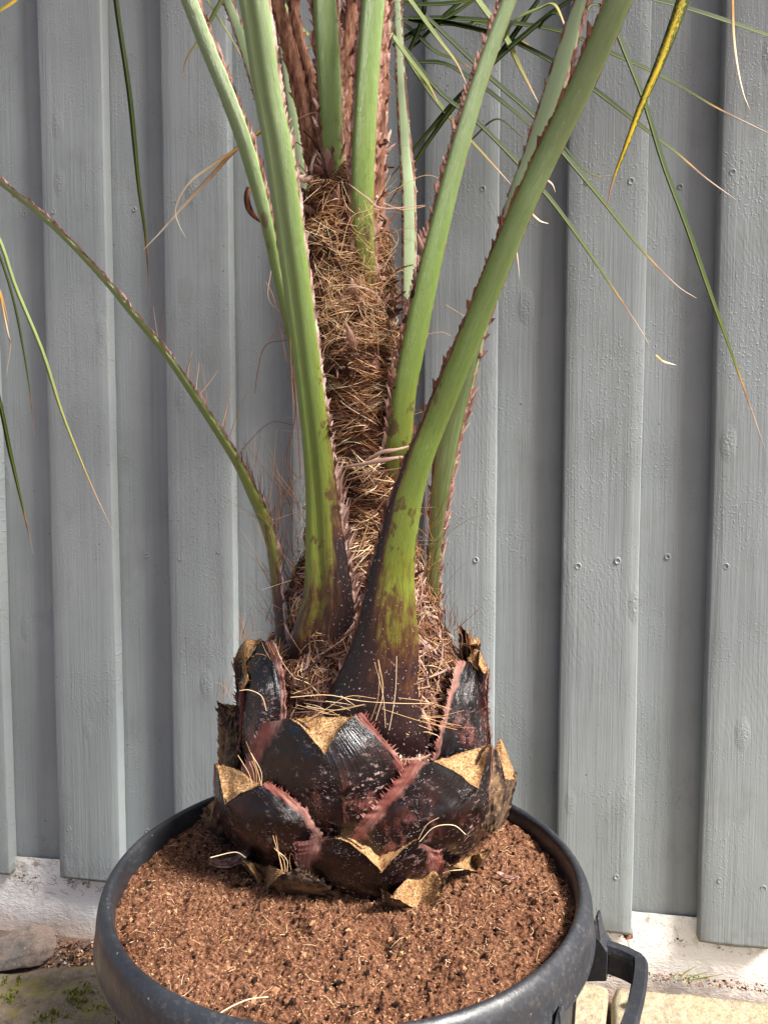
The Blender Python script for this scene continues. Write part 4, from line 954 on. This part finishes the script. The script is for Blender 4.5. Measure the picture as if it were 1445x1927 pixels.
# leaflets ---------------------------------------------------------
def leaflet(px, Y, wpx, mat='leaf', label=None, face=(0.1, -1, .5), n=26, fold=.35, tap=2.1):
    ys = Y if hasattr(Y, '__len__') else (Y, Y)
    c = catmull([(x, y) for x, y in px], n); pts = [P(a[0], a[1], ys[0]+(ys[1]-ys[0])*i/n) for i, a in enumerate(c)]
    mb = MB(); blade(mb, pts, wpx*ys[0]/F*1.28, random.random(), face, fold, tap); o = mb.build('leaflet', MT[mat], palm)
    if label: o['label'] = label
    return o
Z4 = lambda *a: [(740+.4879*x, .4879*y) for x, y in a]
leaflet(Z4((1190, -260), (1115, 0), (1035, 220), (950, 420), (890, 580), (845, 700), (822, 800)), (.72, .74), 19, 'spot', 'broad leaflet flecked with bright yellow, hanging at the upper right', fold=.15, tap=1.25)
leaflet(Z4((790, -100), (862, 130), (960, 380), (1040, 640), (1130, 880), (1210, 1110), (1290, 1330), (1325, 1430), (1435, 1740)), (.88, .95), 10, 'leaf')
leaflet(Z4((60, 70), (250, 100), (430, 150), (610, 240), (760, 340), (930, 470), (1100, 600), (1200, 685), (1320, 770)), (1.0, 1.02), 11)
leaflet(Z4((80, 72), (200, 72), (420, 88), (650, 125), (820, 200), (980, 270), (1130, 350), (1250, 420), (1460, 520)), (1.0, 1.0), 10)
leaflet(Z4((700, -80), (1000, 0), (1130, 35), (1300, 90), (1470, 150), (1700, 240)), (.95, .98), 11)
leaflet(Z4((120, 60), (370, 300), (540, 450), (650, 590), (800, 770), (960, 970), (1090, 1100), (1168, 1150)), (.98, 1.03), 10)
leaflet(Z4((0, 130), (170, 350), (330, 480), (560, 720), (700, 900), (850, 1120), (950, 1270), (990, 1338)), (.98, 1.02), 9)
leaflet(Z4((-80, -60), (0, 130), (120, 330), (230, 470), (350, 600), (470, 730)), (1.0, 1.03), 9, 'leafpale')
leaflet(Z4((-30, -120), (60, 0), (170, 150), (240, 240), (285, 330)), (.92, .95), 9, 'leafpale')
leaflet(Z4((250, -120), (320, 0), (430, 150), (490, 270), (560, 400)), (.97, 1.0), 12, 'leafpale')
leaflet(Z4((700, -10), (600, 60), (400, 230), (250, 390), (100, 600), (0, 760), (-60, 850)), (.97, 1.02), 9)
leaflet(Z4((560, 0), (380, 250), (230, 400), (0, 670), (-70, 740)), (1.0, 1.03), 8)
leaflet(Z4((-10, 130), (60, 230), (130, 320), (175, 400)), (.90, .94), 9, 'leafpale')
leaflet(Z4((90, 240), (200, 250), (320, 320), (450, 420), (540, 500), (620, 590)), (1.0, 1.03), 9)
leaflet(Z4((420, 160), (470, 80), (560, 35), (620, 20), (665, 110)), (.93, .86), 7, 'leafpale')
leaflet(Z4((560, 110), (600, 60), (640, 60), (665, 110)), (.90, .86), 6)
leaflet(Z4((740, 60), (760, 20), (800, 25), (850, 60), (880, 160)), (.87, .9), 7)
leaflet(Z4((1300, -150), (1305, 0), (1308, 120), (1320, 230), (1345, 350), (1375, 428)), (.9, .95), 5, 'dry')
leaflet(Z4((600, 480), (660, 570), (720, 640), (780, 680), (845, 675)), (1.0, 1.03), 5, 'leaf')
leaflet(Z4((440, 830), (470, 950), (488, 1080)), (.9, .92), 3, 'dry')
leaflet(Z4((510, 800), (560, 850), (598, 862)), (.9, .92), 4, 'dry')
leaflet(Z4((570, 680), (610, 710), (625, 742)), (.9, .92), 4, 'dry')
leaflet(Z4((1010, 1370), (1040, 1395), (1090, 1408)), (1.05, 1.06), 4, 'dry')
leaflet(Z4((0, 60), (150, 90), (300, 10), (400, -60)), (1.0, 1.0), 8)
leaflet(Z4((0, 180), (140, 100), (290, 100), (330, 90), (480, 150), (600, 240)), (1.03, 1.05), 10)
leaflet(Z4((-40, 60), (60, 110), (160, 200), (260, 240), (340, 300)), (1.03, 1.04), 8)
leaflet(Z4((-10, 10), (120, 20), (260, 10), (420, -30)), (1.02, 1.02), 9)
leaflet(Z4((340, -60), (200, 60), (90, 170), (0, 230)), (1.03, 1.04), 7)
leaflet(Z4((130, -60), (110, 80), (60, 200), (0, 300)), (1.02, 1.04), 7)
leaflet(Z4((300, 540), (400, 460), (500, 530), (520, 500)), (1.04, 1.06), 3)
# left side
leaflet([(205, -160), (219, 0), (245, 180), (262, 350), (275, 450), (284, 578)], (.95, 1.0), 7.5, 'leaf', fold=.6)
leaflet([(-60, 330), (0, 452), (30, 540), (80, 660), (115, 770), (150, 860), (180, 930), (213, 998)], (.92, .96), 5.5, 'leafpale')
leaflet([(-40, 600), (0, 755), (20, 850), (45, 960), (63, 1042)], (.85, .88), 6.5, 'leaf')
leaflet([(-40, 380), (0, 480), (30, 580), (55, 720), (66, 822)], (1.0, 1.02), 3.5, 'leaf')
leaflet([(-30, 480), (0, 552), (18, 612)], (.9, .92), 6, 'leaforange')
leaflet([(-10, 500), (14, 620), (20, 650), (12, 710)], (.9, .92), 3, 'dry')
leaflet([(-60, 60), (0, 22), (32, 0), (90, -50)], (.9, .92), 7, 'leaforange')
leaflet([(500, 240), (447, 280), (400, 330), (340, 395), (300, 440), (270, 470)], (.93, .96), 7, 'dry')
leaflet([(500, 245), (445, 282), (400, 312), (360, 342), (338, 372), (330, 400), (338, 425), (350, 447)], (.93, .95), 5, 'dry')
leaflet([(470, -100), (418, 0), (385, 60), (352, 110), (344, 150)], (.93, .96), 7, 'leafpale')
leaflet([(340, -90), (390, 0), (440, 80), (468, 132)], (.95, .97), 3.5, 'leafpale')
leaflet([(720, -40), (640, 40), (560, 110), (520, 150)], (1.0, 1.02), 8, 'leafpale')
leaflet([(500, -60), (545, 30), (590, 80), (612, 140)], (1.0, 1.02), 8, 'leafpale')
leaflet([(600, 140), (580, 170), (560, 180), (500, 210)], (1.0, 1.0), 6, 'leaf')
leaflet([(655, -60), (660, 60), (672, 170)], (.88, .89), 12, 'leafpale')
# curled dead scrap left of S1
cs = MB(); pp = [P(x, y, .84) for x, y in catmull([(470, 352), (466, 375), (474, 400), (495, 422)], 14)]; blade(cs, pp, .008, .3, (-.5, -1, 0)); cs.build('husk_scrap', MT['dead'], palm)

# ------------------------------------------------------------------ small loose things
def chip(name, px, z, w, h, mat, label, cat, seed, rz=0):
    c = Pz(px[0], px[1], z); mb = MB(); n = 16; m = 7; vs = []; fs = []; M = Matrix.Rotation(rz, 3, 'Z')
    for side in (0, 1):
        for j in range(m):
            for i in range(n):
                u = i/(n-1)*2-1; v = j/(m-1)*2-1; k = 1-.35*abs(u)**3+.2*mnoise.noise(Vector((u*3, v, seed)))
                z_ = .35*h*(u*u)*2+.3*h*mnoise.noise(Vector((u*2, v*2, seed+5)))+(0 if side == 0 else -.0016)
                vs.append(c+M@Vector((u*w, v*h*k, z_+.003)))
    for s in (0, 1):
        for j in range(m-1):
            for i in range(n-1): a = s*n*m+j*n+i; f = (a, a+1, a+1+n, a+n); fs.append(f if s == 0 else f[::-1])
    for i in range(n-1):
        for j in (0, m-1): a = j*n+i; fs.append((a, a+1, a+1+n*m, a+n*m))
    for j in range(m-1):
        for i in (0, n-1): a = j*n+i; fs.append((a, a+n, a+n+n*m, a+n*m))
    mb.add(vs, fs); return tag(mb.build(name, mat), label, cat)
chip('bark_scrap', (430, 1627), SOILZ+.006, .019, .009, MT['margin'], 'curled greyish bark scrap on the soil at the left foot of the palm', 'bark scrap', 1, .3)
chip('bark_scrap', (955, 1655), SOILZ, .011, .0035, MT['margin'], 'flat pinkish bark scrap on the soil at the right of the palm', 'bark scrap', 2, -.5)
chip('dead_leaf', (1196, 1885), 0, .012, .006, MT['dead'], 'small dead leaf on the paving by the pot handle', 'leaf', 3, .5)
dl = MB(); u_ = px2u(1193); p0 = W(u_, .012, .066)
dl.add([p0+eU*-.008, p0+eU*.008+Vector((0, 0, .002)), p0+eU*.009+Vector((0, 0, -.010))+eN*.004, p0+eU*-.001+Vector((0, 0, -.013))+eN*.006, p0+eU*-.007+Vector((0, 0, -.006))], [(0, 1, 2, 3, 4)])
tube(dl, [p0+Vector((0, 0, -.012))+eN*.005, p0+eU*.003+Vector((0, 0, -.022))+eN*.004, p0+eU*.006+Vector((0, 0, -.030))], .0005, 4)
tag(dl.build('dead_leaf', MT['dead'], None, False), 'red-brown dried leaf caught under the board edge at the right', 'leaf')
tw = MB(); c = [Pz(x, y, SOILZ+.008) for x, y in ((415, 1906), (440, 1892), (470, 1880), (505, 1876))]; tube(tw, [Vector(p) for p in catmull([tuple(q) for q in c], 12)], .00045, 5, .95, True)
tag(tw.build('straw', MT['fibre'], None), 'single pale straw lying on the soil near the front rim', 'straw')
db = MB()
for i in range(420):
    left = random.random() < .7; x = random.uniform(0, 190) if left else random.uniform(1120, 1440)
    u = px2u(x); z = .062-abs(random.gauss(0, .010)) ; p = W(u, .0085, z); s_ = random.uniform(.0004, .0018)
    vs = [p+Vector((random.uniform(-s_, s_)*1.6, random.uniform(-s_, 0), random.uniform(-s_, s_))) for _ in range(4)]
    if mnoise.noise(Vector((u*22, 0, 0))) < -.05: continue
    db.add(vs, [(0, 1, 2), (0, 2, 3), (0, 3, 1), (1, 3, 2)], [(0, 0, random.uniform(0, .45))]*4)
for i in range(16):
    u = px2u(random.uniform(10, 185)); z = random.uniform(.03, .06); a = random.uniform(0, 6); pts = []
    for k in range(6): pts.append(W(u, .009, z)); u += .004*math.cos(a); z += .003*math.sin(a); a += random.gauss(.3, .5)
    tube(db, pts, .00035, 3, .1)
tag(db.build('debris', MT['crumb'], None, False), 'dark dirt specks and cobweb bits caught under the board ends', 'debris', kind='stuff')
gs = MB()
for dx, h in ((0, .022), (.004, .014), (-.005, .012), (.008, .010)):
    p = W(px2u(1296)+dx, .018, .0); pp = [p+Vector((dx*k*.8+.001*k*k, 0, h*k/5)) for k in range(6)]; blade(gs, pp, .0022, .5, (0, -1, .2))
tag(gs.build('grass_sprout', MT['leafpale'], None), 'tiny green grass sprout at the foot of the white wall base', 'grass sprout')
